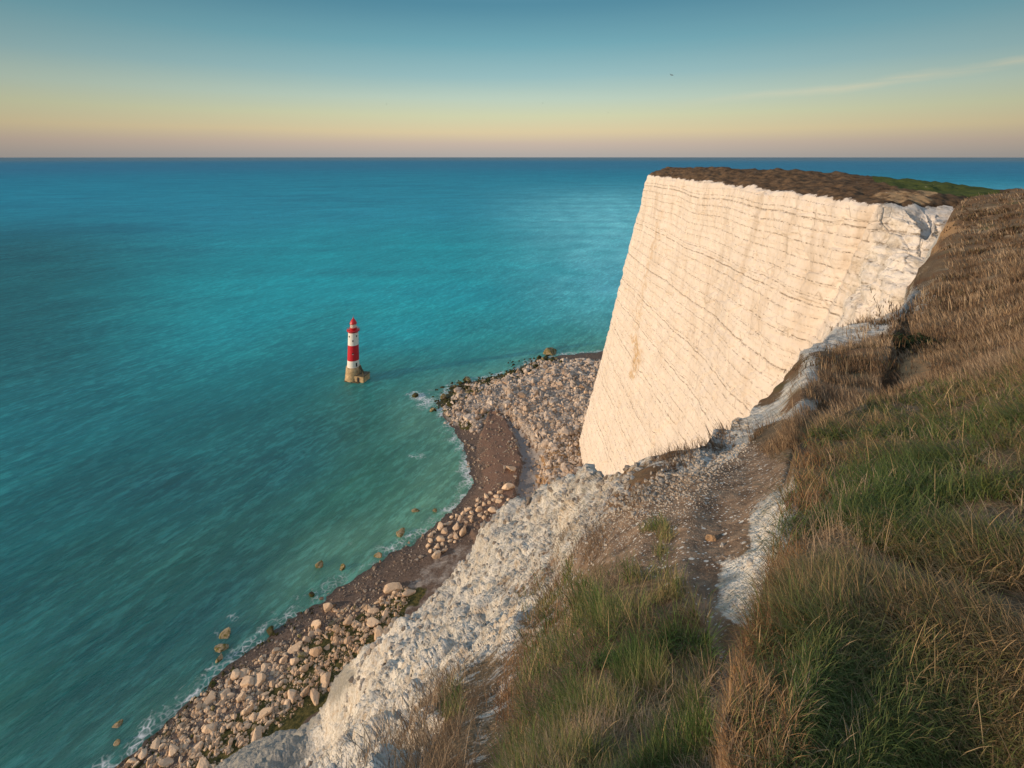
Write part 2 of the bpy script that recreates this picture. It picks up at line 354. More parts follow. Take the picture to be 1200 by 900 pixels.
# ------------------------------------------------------------------ camera
cam = bpy.data.cameras.new('camera'); co = bpy.data.objects.new('camera', cam); COL.objects.link(co)
cam.sensor_fit = 'HORIZONTAL'; cam.sensor_width = 36; cam.lens = 18.0
cam.clip_start = .05; cam.clip_end = 600000
co.rotation_euler = (R(90), 0, 0); cam.shift_y = -266/1200; scene.camera = co

# ------------------------------------------------------------------ near headland
M_TER, M_CLIFF, M_BEACH, M_SEA = mat_terrain(), mat_cliff(), mat_beach(), mat_sea()
D = lambda d, r: (r, -r*math.tan(R(d)))
PROF = {  # azimuth: (points out to the visible edge, points below it)
 -180: ([(.4,-1.62),(1,-1.65),(3,-2),(10,-4),(40,-14),(90,-25)], [(140,-40),(220,-70),(300,-147)]),
 -130: ([(.4,-1.7),(1,-2),(3,-5),(10,-14),(30,-40),(60,-75)], [(80,-100),(95,-120),(115,-147)]),
 -60: ([(.4,-1.75),(.9,-2.2),(2,-4.2),(8,-15),(20,-32),(45,-66)], [(70,-95),(95,-125),(120,-147)]),
 -50: ([(.4,-1.7),D(66,1),D(63,2),D(61,8),D(59,20),D(56,50)], [D(54,75),D(53,95),(113,-147)]),
 -43: ([(.4,-1.68),D(65,1.1),D(61.5,2.5),D(60,8),D(60.5,18),D(57,35),D(54.5,55)], [(73,-99),(92,-121),(113,-147)]),
 -36: ([(.4,-1.66),D(64,1.1),D(60.5,2.5),D(58.7,8),D(59,14),D(60.5,24),D(57,40),D(53.8,58)], [(75,-101),(92,-122),(111,-147)]),
 -30: ([(.4,-1.65),D(63,1.1),D(61,2),D(59.5,5),D(58.4,10),D(57.8,15),D(60,25),D(56.5,40),D(53.2,60)], [(72,-101),(90,-127),(104,-147)]),
 -26: ([(.4,-1.65),D(63,1.1),D(61,2),D(59,5),D(57.2,11),D(56,19),D(57.5,28),D(54,40),D(51,56)], [(66,-86),(84,-120),(98,-147)]),
 -20: ([(.4,-1.63),D(62,1.2),D(60,2.3),D(57,6),D(54,14),D(51,28),D(48.8,42)], [(50,-62),(66,-98),(88,-147)]),
 -12: ([(.4,-1.62),D(62,1.1),D(60,1.8),D(57,3),D(54,6),D(51,14),D(48.2,30),D(46.2,45)], [(54,-62),(68,-98),(90,-147)]),
 -6: ([(.4,-1.6),D(62,1.05),D(60,1.6),D(56,2.9),D(52,6),D(48.5,13),D(45,27),D(42,46)], [(58,-62),(76,-98),(98,-147)]),
 0: ([(.4,-1.6),D(65,.75),D(60,1.5),D(55,2.8),D(50,5.5),D(45,12),D(41,21),D(38.2,36)], [(54,-54),(80,-98),(106,-147)]),
 6: ([(.4,-1.6),D(65,.72),D(60,1.25),D(55,2.2),D(50,3.7),D(47,5.2),D(44.5,7.2),D(42,10),D(39,14.5),D(35.3,23)], [(38,-34),(80,-90),(110,-147)]),
 10: ([(.4,-1.6),D(65,.7),D(60,1.15),D(55,1.8),D(50,2.8),D(45,4.2),D(40,6),D(37,8.5),D(33.8,14.5)], [(23,-19),(60,-64),(88,-104),(112,-147)]),
 14: ([(.4,-1.6),D(60,1.12),D(55,1.65),D(50,2.35),D(45,3.3),D(39,4.75),D(34,6.8),D(31.2,9)], [(16,-14),(52,-54),(80,-92),(108,-147)]),
 18: ([(.4,-1.6),D(60,1.1),D(55,1.6),D(50,2.2),D(45,3.0),D(38,4.35),D(32,6.3),D(29,8.2)], [(14,-12),(48,-50),(72,-82),(104,-147)]),
 22: ([(.4,-1.6),D(60,1.1),D(55,1.5),D(50,2.1),D(45,2.8),D(40,3.6),D(33,5.25),D(27.2,8.2)], [(14,-11.5),(46,-46),(70,-78),(100,-147)]),
 26: ([(.4,-1.6),D(60,1.08),D(55,1.45),D(50,2.0),D(45,2.7),D(40,3.45),D(33,5),D(28,7),D(24.9,11)], [(18,-14),(46,-40),(68,-76),(98,-147)]),
 30: ([(.4,-1.6),D(60,1.0),D(55,1.3),D(50,1.75),D(45,2.4),D(40,3.05),D(33,4.4),D(28,6.1),D(24,8.8),D(20.6,17)], [(25,-15),(49,-36),(68,-72),(98,-147)]),
 32: ([(.4,-1.6),D(60,.97),D(55,1.25),D(50,1.6),D(45,2.15),D(40,2.75),D(35,3.5),D(30,4.7),D(24,7.5),D(20,12),D(16.9,24)], [(33,-16),(52,-36),(70,-72),(100,-147)]),
 34: ([(.4,-1.6),D(60,.95),D(50,1.45),D(45,1.9),D(40,2.5),D(35,3.3),D(30,4.8),D(26,6.8),D(22,10),D(18,17),D(15.2,32)], [(42,-18),(58,-38),(74,-72),(102,-147)]),
 38: ([(.4,-1.6),D(60,.95),D(50,1.4),D(40,2.2),D(33,3.4),D(28,5.2),D(24,7.8),D(20,12),D(16,20),D(12,46)], [(56,-21),(80,-70),(110,-147)]),
 38.7: ([(.4,-1.6),D(60,.95),D(50,1.4),D(40,2.15),D(32,3.5),D(26,6),D(22,11),D(16,24),D(11,48),D(7.4,82)], [(94,-24),(120,-70),(150,-147)]),
 39.8: ([(.4,-1.6),D(60,.95),D(50,1.4),D(40,2.15),D(31,3.5),D(25.5,6),D(21,11),D(16,21),D(11,42),D(8.2,64),D(5.2,92),D(3.4,118)], [(135,-24),(160,-70),(190,-147)]),
 42: ([(.4,-1.6),D(60,.95),D(50,1.35),D(40,2.1),D(30,3.5),D(25,6),D(20,11),D(16,19),D(12,33),D(9,52),D(5.5,82),D(2.5,125)], [(160,-9),(220,-30),(330,-90)]),
 46: ([(.4,-1.6),D(60,.95),D(40,2.05),D(28,3.6),D(20,8),D(15,15),D(10,30),D(7,50),D(4.5,78),D(2.0,122)], [(160,-8),(220,-30),(330,-90)]),
 50: ([(.4,-1.6),D(60,.95),D(40,2),D(25,3.8),D(15,9),D(10,18),D(7,32),D(5,50),D(3,80),D(2.0,115)], [(160,-8),(220,-30),(330,-90)]),
 60: ([(.4,-1.6),(2,-1.68),(4,-1.75),(9,-2.2),(20,-3),(50,-3.8),(110,-4.2)], [(160,-8),(220,-30),(330,-90)]),
 120: ([(.4,-1.6),(2,-1.65),(4,-1.75),(9,-2.2),(20,-3),(50,-4.5),(110,-7)], [(160,-12),(220,-40),(330,-90)]),
 180: ([(.4,-1.62),(1,-1.65),(3,-2),(10,-4),(40,-14),(90,-25)], [(140,-40),(220,-70),(300,-147)]),
}
NS, NP = 620, 150
keys = sorted(PROF); rows_r, rows_t = [], []
s_ = np.linspace(0, 1, NS); q_ = np.linspace(0, 1, NP+1)[1:]
for k in keys:
    a, b = PROF[k]; a = np.array(a); b = np.array([a[-1]]+b)
    lr = np.log(a[0, 0])+s_*(np.log(a[-1, 0])-np.log(a[0, 0]))
    tz = catmull(np.log(a[:, 0]), (-a[:, 1]/a[:, 0])[:, None], lr)[:, 0]
    r1 = np.exp(lr); z1 = -tz*r1
    ar = np.concatenate([[0], np.cumsum(np.hypot(*np.diff(b, axis=0).T))]); ar /= ar[-1]
    bb = catmull(ar, b, q_)
    rows_r.append(np.concatenate([np.log(r1), np.log(bb[:, 0])])); rows_t.append(np.concatenate([z1/r1, bb[:, 1]/bb[:, 0]]))
AZ = np.concatenate([np.linspace(-62, 64, 1000), np.linspace(66, 180, 40), np.linspace(-179, -64, 40)])
order = np.argsort(AZ); AZ = AZ[order]
LR = catmull(keys, np.array(rows_r), AZ).T; TZ = catmull(keys, np.array(rows_t), AZ).T    # rows x az
RR = np.exp(LR); azr = np.radians(AZ)[None, :]
P = shear_to_level(np.stack([RR*np.sin(azr), RR*np.cos(azr), TZ*RR], -1)); RR = np.maximum(np.hypot(P[..., 0], P[..., 1]), RR*.8)
sv = np.concatenate([s_, 1+q_])[:, None]+np.zeros_like(RR)
U, Vv = proj(P[..., 0], P[..., 1], P[..., 2])
rj = np.clip(RR, .5, 80)
jn = perlin(P[..., 0]*3/rj**.8, P[..., 1]*3/rj**.8, P[..., 2]*3/rj**.8)*26 + perlin(P[..., 0]*11/rj**.8, P[..., 1]*11/rj**.8, P[..., 2]*11/rj**.8)*12
def reg(poly, w=14, jit=1.): return sstep(-w, w, poly_sd(U, Vv, poly)+jn*jit)
GL = [(636,715),(668,676),(735,640),(800,672),(828,715),(838,800),(836,900),(830,1300),(500,1300),(575,900),(606,830),(620,770)]
GR = [(945,525),(1000,490),(1100,455),(1200,425),(1400,380),(1900,500),(1900,1600),(900,1300),(872,900),(880,820),(902,700),(928,640),(945,560)]
BANK = [(925,545),(980,500),(1100,440),(1400,360),(2600,400),(2600,2500),(860,1600),(846,900),(852,840),(880,760),(888,715),(906,640),(922,580)]
WHITE = [(728,535),(640,560),(540,600),(480,650),(380,740),(250,860),(100,960),(340,1200),(470,1000),(492,880),(520,830),(575,775),(606,735),(612,692),(640,652),(690,612),(722,580),(748,556)]
bare1 = reg([(922,545),(926,600),(910,650),(888,706),(845,680),(852,640),(880,595),(905,552)], 14, 1.5)
bare2 = reg([(835,520),(862,492),(940,452),(962,458),(948,474),(890,488),(862,514)], 6, .5)
bare3 = reg([(862,482),(905,446),(948,392),(1000,368),(1060,345),(1092,318),(1098,332),(1060,362),(1010,388),(970,412),(950,445),(915,492),(885,490)], 8, 1.2)
white = np.maximum(reg(WHITE, 16, 1.2)*.8, sstep(-60, 30, poly_sd(U, Vv, WHITE)+jn*1.5)*sstep(640, 560, Vv+jn)*.0)
white = np.maximum(white, sstep(-38, 30, poly_sd(U, Vv, WHITE)+jn*1.2))
rub = reg([(505,905),(520,850),(560,790),(596,750),(612,700),(640,690),(612,770),(592,840),(570,910),(560,1300),(400,1300)], 26, 1.6)*.55
plunge = sstep(1.0, 1.03, sv)*sstep(40.5, 39, AZ)[None, :]
plunge = np.maximum(plunge, sstep(-24, -30, AZ)[None, :]*sstep(3, 6, RR))
steepL = sstep(-50, -60, AZ)[None, :]*sstep(1, 3, RR)*(AZ > -150)[None, :]
rim = reg([(735,560),(700,520),(800,480),(880,400),(990,340),(1100,320),(1092,350),(1010,392),(955,425),(905,475),(862,505),(820,520),(765,535)], 9, 1.2)*.52*(sv <= 1.03)
chalk = np.maximum.reduce([white, bare1*.9, bare2*1., bare3*.95, rim, rub*.8, plunge, steepL]); rocky = np.maximum.reduce([white**1.5, bare1*.12, rub*.4, plunge, steepL])
bank = reg(BANK, 9, .25)
soilr = reg([(660,600),(740,545),(870,500),(935,520),(925,560),(880,600),(850,660),(842,720),(862,770),(850,830),(840,900),(850,1200),(820,1200),(826,900),(836,800),(826,710),(800,668),(735,636),(690,640),(640,690),(600,750)], 16)
orange = reg([(940,545),(960,540),(965,600),(942,660),(915,720),(925,800),(930,900),(930,1200),(846,1200),(842,900),(850,840),(884,760),(898,715),(922,640)], 8, .5)
ochre = np.maximum.reduce([reg([(1040,432),(1075,420),(1130,428),(1125,462),(1060,455)], 12, 1.4)*1.1, reg([(1095,262),(1160,258),(1165,272),(1100,280)], 6, .7)*1.1,
                           reg([(1085,285),(1130,280),(1125,297),(1088,304)], 6, .7)*1.1, reg([(850,850),(882,770),(890,800),(880,900),(850,905)], 10, .7)*.55])
grey = np.maximum(reg([(285,862),(340,832),(352,812),(400,785),(425,790),(396,826),(368,860),(345,910),(300,1000),(120,1000)], 6, .5), reg([(500,640),(560,600),(640,610),(600,680),(520,760),(480,720)], 30, 2)*.25)
gl = reg(GL, 16); gr_ = reg(GR, 20)
back = (Vv > 1250) & (AZ > -40)[None, :]
gr_ = np.where(back & (AZ > 20)[None, :], 1, gr_)
soil = np.maximum(soilr, sstep(1.0, .0, np.zeros_like(RR)+sv)*0)
# shape: bank step, then octaves of roughness limited to what the distance can show
P[..., 2] += (bank*.26-.13)*sstep(7, 2.5, RR)*sstep(.5, 1.2, RR) + (bank-.5)*.5*sstep(2.5, 7, RR)*sstep(20, 9, RR)*sstep(4, 14, AZ)[None, :]
P[..., 2] += gl*.10*sstep(6, 3, RR)
N0 = grid_normals(P); N0 *= np.sign(np.median(N0[..., 2]))
base_P = P.copy()
disp = np.zeros_like(RR)
for _ in range(6): N0[1:-1, 1:-1] = (N0[1:-1, 1:-1]*2+N0[:-2, 1:-1]+N0[2:, 1:-1]+N0[1:-1, :-2]+N0[1:-1, 2:])/6
N0 /= np.linalg.norm(N0, axis=-1, keepdims=True)+1e-9
for L in (16, 8, 4, 2, 1, .5, .25, .12, .06):
    fade = sstep(L*.9, L*.45, RR*.0045)*sstep(*((1.6, 3.2) if L > 3 else (.5, 1.5)), RR/L*1.2)
    if fade.max() < .01: continue
    q = base_P/L
    n = perlin(q[..., 0]+L, q[..., 1], q[..., 2]*.8)
    ridg = .30-np.abs(n)
    rough = L*(.035+.135*rocky*(1 if L <= 8 else .6)+.10*np.maximum(rim, np.maximum(bare2*.5, bare1*.6))*(L <= 2)+.05*sstep(8, 25, RR)*(L <= 2))
    rough = rough*np.where(RR < 12, 1, 1)
    disp += fade*rough*(n*(1-.5*sstep(.2, .6, rocky))+ridg*sstep(.2, .6, rocky))
shear = np.abs(np.gradient(LR, axis=1)/np.gradient(np.radians(AZ))[None, :]); damp = 1/(1+(shear/6)**2)
sel = (rocky > .04) & (AZ[None, :] > -64) & (AZ[None, :] < 66)
for L, k in ((5, .03), (1.8, .09), (.7, .10), (.28, .11), (.1, .10)):
    fade = (sstep(L*.7, L*.35, RR*.0045)*sstep(.5, 1.5, RR/L*.8))[sel]
    q = base_P[sel]/L; w_ = perlin(q[:, 0]*.7+3, q[:, 1]*.7, q[:, 2]*.7)*.5
    h_, e_ = cells(q[:, 0]+w_, q[:, 1]+w_, q[:, 2]*1.3)
    disp[sel] += damp[sel]*fade*L*k*(h_-.8*sstep(.12, 0, e_))*sstep(0, .5, rocky[sel])
amp = .35+.65*np.maximum(np.maximum(rocky, rim*2), sstep(6, 25, RR)*.6)
P = base_P + N0*(disp*amp)[..., None]
ctr = shear_to_level(np.array([[0, 0, -1.6]]))+np.zeros((1, P.shape[1], 3)); nc = P.shape[1]
Pf = np.concatenate([ctr, P], 0); ex = lambda a: np.concatenate([a[:1], a], 0).ravel()
peb = ex(np.clip(sstep(4, 6, RR)*1.0+.75, 0, 1))
land = mesh_np('headland_ground', Pf.reshape(-1, 3), grid_faces(Pf.shape[0], nc, True)[:, ::-1], M_TER,
               attrs={'chalk': ex(chalk), 'grey': ex(grey), 'soil': ex(np.maximum(soil, rub)), 'ochre': ex(np.maximum(ochre, orange*.5)), 'pebble': peb})
tag(land, kind='structure')

# ------------------------------------------------------------------ far cliff
def lerp(a, b, t): return tuple(a[i]+(b[i]-a[i])*t for i in range(3))
cols = []
def ccol(foot, top, ridge, m1=None, m2=None, back=None):
    foot = (*foot, -147.)
    rim = lerp(top, ridge, .3); rim = (rim[0], rim[1], top[2]+(ridge[2]-top[2])*.55)
    b = back or (ridge[0]+35, ridge[1]+8, ridge[2]-6)
    cols.append([foot, lerp(foot, top, .35), m2 or lerp(foot, top, .72), m1 or lerp(foot, top, .9), top, rim, ridge, b, (b[0]+80, b[1]+10, b[2]-26), (b[0]+220, b[1], b[2]-85)])
ccol((150,345), (165,352,-10), (180,345,-9), back=(240,350,-18))
ccol((72,292), (96,300,-8), (112,298,-7), back=(150,315,-12))
ccol((42,252), (73,276,-8), (88,283,-5.6), back=(122,300,-10))
ccol((32,228), (64,257,-8), (81,262,-4.9))
ccol((31.5,200), (64.5,218,-7.8), (86,222,-4.5))
ccol((32,165), (65,167,-7.7), (93,176,-4.6))
ccol((32,125), (65,120,-7.8), (98,137,-5.5))
ccol((34,99), (66,97,-8.5), (104,118,-6.5))
ccol((37,84), (71.5,97.5,-8.6), (107,115,-6.9), m1=(68,92.5,-11.8), m2=(59.6,88,-27))
ccol((44,66), (80,100,-8.6), (110,112,-7.2), m1=(70,88,-14), m2=(59.5,80,-22))
ccol((62,60), (96,98,-8.4), (118,108,-7.6), m1=(84,86,-14), m2=(72,75,-24))
ccol((80,50), (112,86,-9), (130,98,-8), m1=(98,76,-15), m2=(88,66,-26))
cols = np.array(cols)
ck = np.concatenate([[0], np.cumsum(np.hypot(*np.diff(cols[:, 4, :2], axis=0).T)*.5+np.hypot(*np.diff(cols[:, 0, :2], axis=0).T)*.5)])
# fine columns where the face is near the camera
cs = np.concatenate([np.linspace(ck[0], ck[2], 120)[:-1], np.linspace(ck[2], ck[7], 560)[:-1], np.linspace(ck[7], ck[9], 190)[:-1], np.linspace(ck[9], ck[11], 70)])
rs = np.concatenate([np.linspace(0, 2, 230)[:-1], np.linspace(2, 4, 200)[:-1], np.linspace(4, 6, 90)[:-1], np.linspace(6, 9, 60)])
G1 = catmull(ck, cols, cs)                      # cs x 10 x 3
G = shear_to_level(catmull(np.arange(10), G1.transpose(1, 0, 2), rs))   # rs x cs x 3
rsv = rs[:, None]+np.zeros(len(cs)); csv = cs[None, :]+np.zeros((len(rs), 1))
U2, V2 = proj(G[..., 0], G[..., 1], G[..., 2])
N2 = grid_normals(G); N2 *= -np.sign(N2[..., 0:1]*1.0-N2[..., 2:3]*.6+1e-9)*-1*-1
face = sstep(4.05, 3.95, rsv)
slump = sstep(ck[7]-2, ck[7]+8, csv)*sstep(1.5, 2.5, rsv)
def ff(L, sx=1, sy=1, sz=1, o=0): return perlin(G[..., 0]/L*sx+o, G[..., 1]/L*sy, G[..., 2]/L*sz)
fl = ff(30, sz=.2)*1.3+ff(9, sz=.3, o=5)*.35+ff(4, sz=.5)*.2
led = 1.*ff(3, sx=.2, sy=.2, sz=1, o=9)*.25+ff(1.6, sx=.3, sy=.3, sz=1.2)*.15+ff(1.2)*.12-np.exp(-((csv-ck[7]+3)/2.2)**2)*1.2*sstep(2., 2.8, rsv)
# the pinnacle rises on the slump ridges
sln = ff(14)*2.4+(.3-np.abs(ff(7, o=3)))*3.0+(.3-np.abs(ff(3, o=3)))*1.4+(.3-np.abs(ff(1.4)))*.7
topn = ff(18)*.8+ff(6)*.3+ff(2)*.18+ff(1)*.12
selc = (rsv < 4) & (csv > ck[2]-5)
for L, k in ((6, .06), (2.4, .07), (1.1, .07)):
    q = G[selc]/L; h_, e_ = cells(q[:, 0], q[:, 1]*.7, q[:, 2]); led[selc] += L*k*(h_-.6*sstep(.1, 0, e_)); sln[selc] += L*k*1.6*(h_-.6*sstep(.1, 0, e_))
d2 = face*((1-slump)*(fl+led)*sstep(4.0, 3.7, rsv)**.5+slump*sln*.8*sstep(4.0, 3.3, rsv))
sgn = np.ones_like(d2); nx = N2.copy(); flip = (nx[..., 0] > 0) & (face > .5) & (csv > ck[2]); nx[flip] *= -1
flip = (nx[..., 2] < 0) & (face < .5); nx[flip] *= -1
G2 = G + nx*d2[..., None]
G2[..., 2] += topn*(1-face)*sstep(4.0, 4.5, rsv) + sstep(3.7, 4., rsv)*(ff(5)*.8+ff(2)*.4)
# colour regions that belong to the ground itself
turf = sstep(3.86, 4.30, rsv)+0.0
turf = np.clip(turf - .0, 0, 1)
turf = np.where(csv > ck[7], np.maximum(turf*sstep(3.9, 4.5, rsv), 0), turf)
turf = np.maximum(turf, sstep(ck[9]+3, ck[9]+9, csv)*sstep(1.2, 2.2, rsv))
green = sstep(-4, 4, poly_sd(U2, V2, [(1015,200),(1150,212),(1180,232),(1090,226),(1028,215)]))
och2 = np.maximum(sstep(-2, 2, poly_sd(U2, V2, [(1022,231),(1060,228),(1095,234),(1085,240),(1045,237)])), sstep(-1.5, 1.5, poly_sd(U2, V2, [(1050,223),(1100,225),(1098,229),(1060,228)])))
fiss = .65*sstep(5, 1., line_d(U2, V2, [(778,246),(772,262),(768,285),(758,320),(752,350),(746,385)])+ff(4)*3)*.8
fiss = np.maximum(fiss, sstep(7, 2, line_d(U2, V2, [(744,396),(748,412),(742,440)])+ff(4)*3))
cl = mesh_np('chalk_cliff', G2.reshape(-1, 3), grid_faces(len(rs), len(cs)), M_CLIFF,
             attrs={'turf': turf.ravel(), 'slump': slump.ravel(), 'green': green.ravel(), 'ochre': och2.ravel(), 'fissure': fiss.ravel()})
tag(cl, kind='structure')

# ------------------------------------------------------------------ beach
SHORE_PX = [(-60,1090),(60,960),(142,897),(200,842),(250,797),(310,748),(370,707),(430,667),(480,638),(530,600),(553,566),(547,530),(527,497),(515,472),
            (530,452),(570,443),(600,436),(620,425),(660,416),(712,411),(770,402),(850,395)]
SHORE = np.array([at_z(u, v, SEA)[:2] for u, v in SHORE_PX])
LANDPOLY = np.vstack([SHORE, [[260, 442], [400, 333], [300, -150], [-120, 22], [-150, 77]]])
x = np.linspace(-150, 130, 620); y = np.linspace(70, 465, 760)
BX, BY = np.meshgrid(x, y)
sdl = poly_sd(BX, BY, LANDPOLY)
Z0 = np.zeros_like(BX)
wv = perlin(BX/9, BY/9, Z0)*2.6+perlin(BX/3.5, BY/3.5, Z0)*1.2
sdj = sdl+wv
bz = np.where(sdj > 0, .02+.085*np.minimum(sdj, 14)+.05*np.clip(sdj-14, 0, 60), .12*sdj)
UB, VB = proj(BX, BY, np.full_like(BX, SEA+1.5))
jb = perlin(BX/6, BY/6, Z0)*7+perlin(BX/2.5, BY/2.5, Z0)*3
rb = lambda poly, w=5, j=1.: sstep(-w, w, poly_sd(UB, VB, poly)+jb*j)
LEDGE = [(575,482),(592,492),(604,515),(612,545),(604,575),(606,605),(560,640),(535,600),(556,560),(560,520)]
CHAN = [(586,486),(605,500),(622,520),(636,545),(640,575),(640,620),(600,620),(604,575),(612,545),(604,515)]
RUBF = [(545,455),(600,438),(632,424),(660,422),(700,425),(740,430),(740,560),(640,600),(634,545),(620,518),(600,495),(575,483),(560,505),(530,495),(518,478)]
SHADE_BANK = [(700,500),(668,515),(640,535),(628,565),(640,600),(720,600),(720,500)]
ALG1 = [(640,790),(560,770),(440,735),(360,735),(330,790),(270,830),(240,860),(300,900),(420,810),(470,740)]
ledge = rb(LEDGE, 6, 1.)*sstep(545, 580, UB+jb*2); chan = rb(CHAN, 5, .8)*.9; rubf = rb(RUBF, 5, .6); shade_bank = rb(SHADE_BANK, 6, 1)
bz = bz+rb(LEDGE, 2, .3)*1.5*sstep(2, 14, sdl)+shade_bank*2.0+sstep(690, 650, UB)*0+rubf*(.5+.12*np.clip(sdl-10, 0, 30))
bz += sstep(610, 680, UB)*sstep(430, 470, VB)*0
rb_n = perlin(BX/5, BY/5, Z0)*.7+perlin(BX/2.2, BY/2.2, Z0)*.45+perlin(BX/1.1, BY/1.1, Z0)*.25
bz += np.where(sdl > 3, rb_n*(.25+.9*rubf+.5*shade_bank), rb_n*.15)
# algae-green ground between the boulders of the near bank, close under the cliff
alg = rb([(210,905),(262,846),(330,792),(372,742),(430,716),(470,690),(500,690),(440,780),(330,880),(240,960)], 8, 1.2)*.9
alg = np.maximum(alg, sstep(12, 3, np.abs(line_d(UB, VB, [(512,478),(530,462),(560,455),(600,440),(640,418)])-2)+jb*.8)*.9)
alg = np.maximum(alg, rb([(530,492),(575,478),(570,490),(545,505)], 4, 1)*.9)
nearb = rb([(100,960),(180,880),(290,790),(380,735),(440,712),(500,650),(600,620),(640,640),(500,760),(400,960)], 8, 1)
beach = mesh_np('beach', np.stack([BX, BY, SEA+bz], -1).reshape(-1, 3), grid_faces(760, 620), M_BEACH,
                attrs={'inland': sdj.ravel(), 'rubbly': np.maximum(rubf, nearb*.45).ravel(), 'ledge': ledge.ravel(), 'channel': chan.ravel(), 'algae': alg.ravel(), 'shade_bank': shade_bank.ravel()})
tag(beach, kind='structure')
def beach_z(px, py):
    i = (np.asarray(py)-y[0])/(y[1]-y[0]); j = (np.asarray(px)-x[0])/(x[1]-x[0])
    i = np.clip(i, 0, len(y)-1.001); j = np.clip(j, 0, len(x)-1.001); i0 = i.astype(int); j0 = j.astype(int); a = i-i0; b = j-j0
    z = (bz[i0, j0]*(1-a)*(1-b)+bz[i0+1, j0]*a*(1-b)+bz[i0, j0+1]*(1-a)*b+bz[i0+1, j0+1]*a*b)
    return SEA+z

# ------------------------------------------------------------------ sea
dep = np.concatenate([np.linspace(R(62), R(8), 560)[:-1], np.geomspace(R(8), R(.04), 220)])
azs = np.radians(np.concatenate([np.linspace(-60, 60, 620), np.linspace(62, 298, 70)]))
SR = (-SEA/np.tan(dep))[:, None]; SX = SR*np.sin(azs)[None, :]; SY = SR*np.cos(azs)[None, :]
off = -poly_sd(SX, SY, LANDPOLY)
US, VS = proj(SX, SY, np.full_like(SX, SEA))
C = np.array
def mixc(a, b, t): return a*(1-t[..., None])+b*t[..., None]
n_a = perlin(SX/120, SY/120, SX*0); n_b = perlin(SX/45, SY/45, SX*0)
offj = off*(1+.25*n_a)+n_b*14
tone = mixc(C([.10,.25,.155]), C([.025,.15,.095]), sstep(4, 45, offj))
tone = mixc(tone, C([.0,.125,.115]), sstep(35, 120, offj))
tone = mixc(tone, C([.0,.28,.32]), sstep(90, 260, offj))
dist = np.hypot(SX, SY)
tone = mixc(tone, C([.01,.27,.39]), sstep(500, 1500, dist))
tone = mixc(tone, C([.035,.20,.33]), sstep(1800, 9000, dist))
tone = mixc(tone, C([.14,.21,.26]), sstep(9000, 40000, dist))  # horizon haze painted into the farthest sea colour
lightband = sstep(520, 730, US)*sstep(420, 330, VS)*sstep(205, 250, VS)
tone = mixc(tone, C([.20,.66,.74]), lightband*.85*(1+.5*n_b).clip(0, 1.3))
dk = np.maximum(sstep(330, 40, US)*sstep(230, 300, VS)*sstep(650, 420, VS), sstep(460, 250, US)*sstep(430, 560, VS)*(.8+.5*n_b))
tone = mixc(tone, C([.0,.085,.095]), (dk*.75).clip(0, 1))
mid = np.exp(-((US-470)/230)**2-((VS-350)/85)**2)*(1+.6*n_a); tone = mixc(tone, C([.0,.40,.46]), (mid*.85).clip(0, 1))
foam = sstep(11, 1, np.abs(off-1+n_b*4))*.88*(.95+.3*n_b)
def patch(u, v, ru, rv, k): return k*np.exp(-(((US-u)/ru)**2+((VS-v)/rv)**2))
foam = np.maximum(foam, patch(548, 545, 14, 34, 1.25)+patch(525, 500, 16, 22, .9)+patch(500, 470, 26, 14, .95)+patch(487, 463, 8, 5, .9)+patch(560, 450, 40, 9, .6)
                  +patch(378, 720, 24, 10, 1.)+patch(415, 690, 26, 10, .8)+patch(325, 755, 14, 9, .8)+patch(275, 725, 14, 8, .95)+patch(345, 702, 14, 8, .8)+patch(255, 745, 9, 20, .6)
                  +patch(410, 637, 10, 8, .75)+patch(487, 535, 18, 6, .8)+patch(474, 575, 9, 7, .75)+patch(200, 830, 30, 12, .6)+patch(375, 660, 14, 6, .6))
SV = np.stack([SX, SY, np.full_like(SX, SEA)], -1)
nr = len(dep)
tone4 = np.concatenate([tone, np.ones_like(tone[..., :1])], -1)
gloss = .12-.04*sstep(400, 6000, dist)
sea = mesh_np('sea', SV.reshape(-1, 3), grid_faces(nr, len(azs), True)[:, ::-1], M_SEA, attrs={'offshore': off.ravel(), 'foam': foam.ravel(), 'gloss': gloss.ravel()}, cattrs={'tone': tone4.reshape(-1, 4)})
tag(sea, kind='structure')

# ------------------------------------------------------------------ rocks
import bmesh
def rock_np(seed, sub, n=16, flat=.8, rgh=.02):
    r = np.random.default_rng(seed); bm = bmesh.new(); bmesh.ops.create_icosphere(bm, subdivisions=sub, radius=1)
    V = np.array([v.co[:] for v in bm.verts]); F = np.array([[v.index for v in f.verts] for f in bm.faces]); bm.free()
    N = r.normal(size=(n, 3)); N /= np.linalg.norm(N, axis=1)[:, None]; h = r.uniform(.46, .74, n)
    dt = V@N.T; k = np.where(dt > .05, h/np.maximum(dt, .05), 9).min(1); k = np.minimum(k, 1.05)*1.32
    V = V*k[:, None]
    if sub > 1: V *= (1+rgh*perlin(V[:, 0]*2.5+seed, V[:, 1]*2.5, V[:, 2]*2.5)[:, None]*2)
    V *= r.uniform(.75, 1.15, 3)*C([1.1, .9, flat]); return V, F
M_ROCK = mat_rock('pale_orange_chalk_stone', (.78, .60, .42), (.64, .47, .33))
M_ROCKG = mat_rock('algae_covered_chalk_stone', (.45, .36, .24), (.34, .27, .17), (.12, .11, .03))
M_ROCKD = mat_rock('wet_weed_covered_stone', (.10, .08, .05), (.05, .045, .025), (.06, .065, .015))
M_ROCKW = mat_rock('grey_white_chalk_stone', (.62, .58, .52), (.48, .44, .38))
MATS = {'o': M_ROCK, 'g': M_ROCKG, 'd': M_ROCKD, 'w': M_ROCKW}
protos = {}
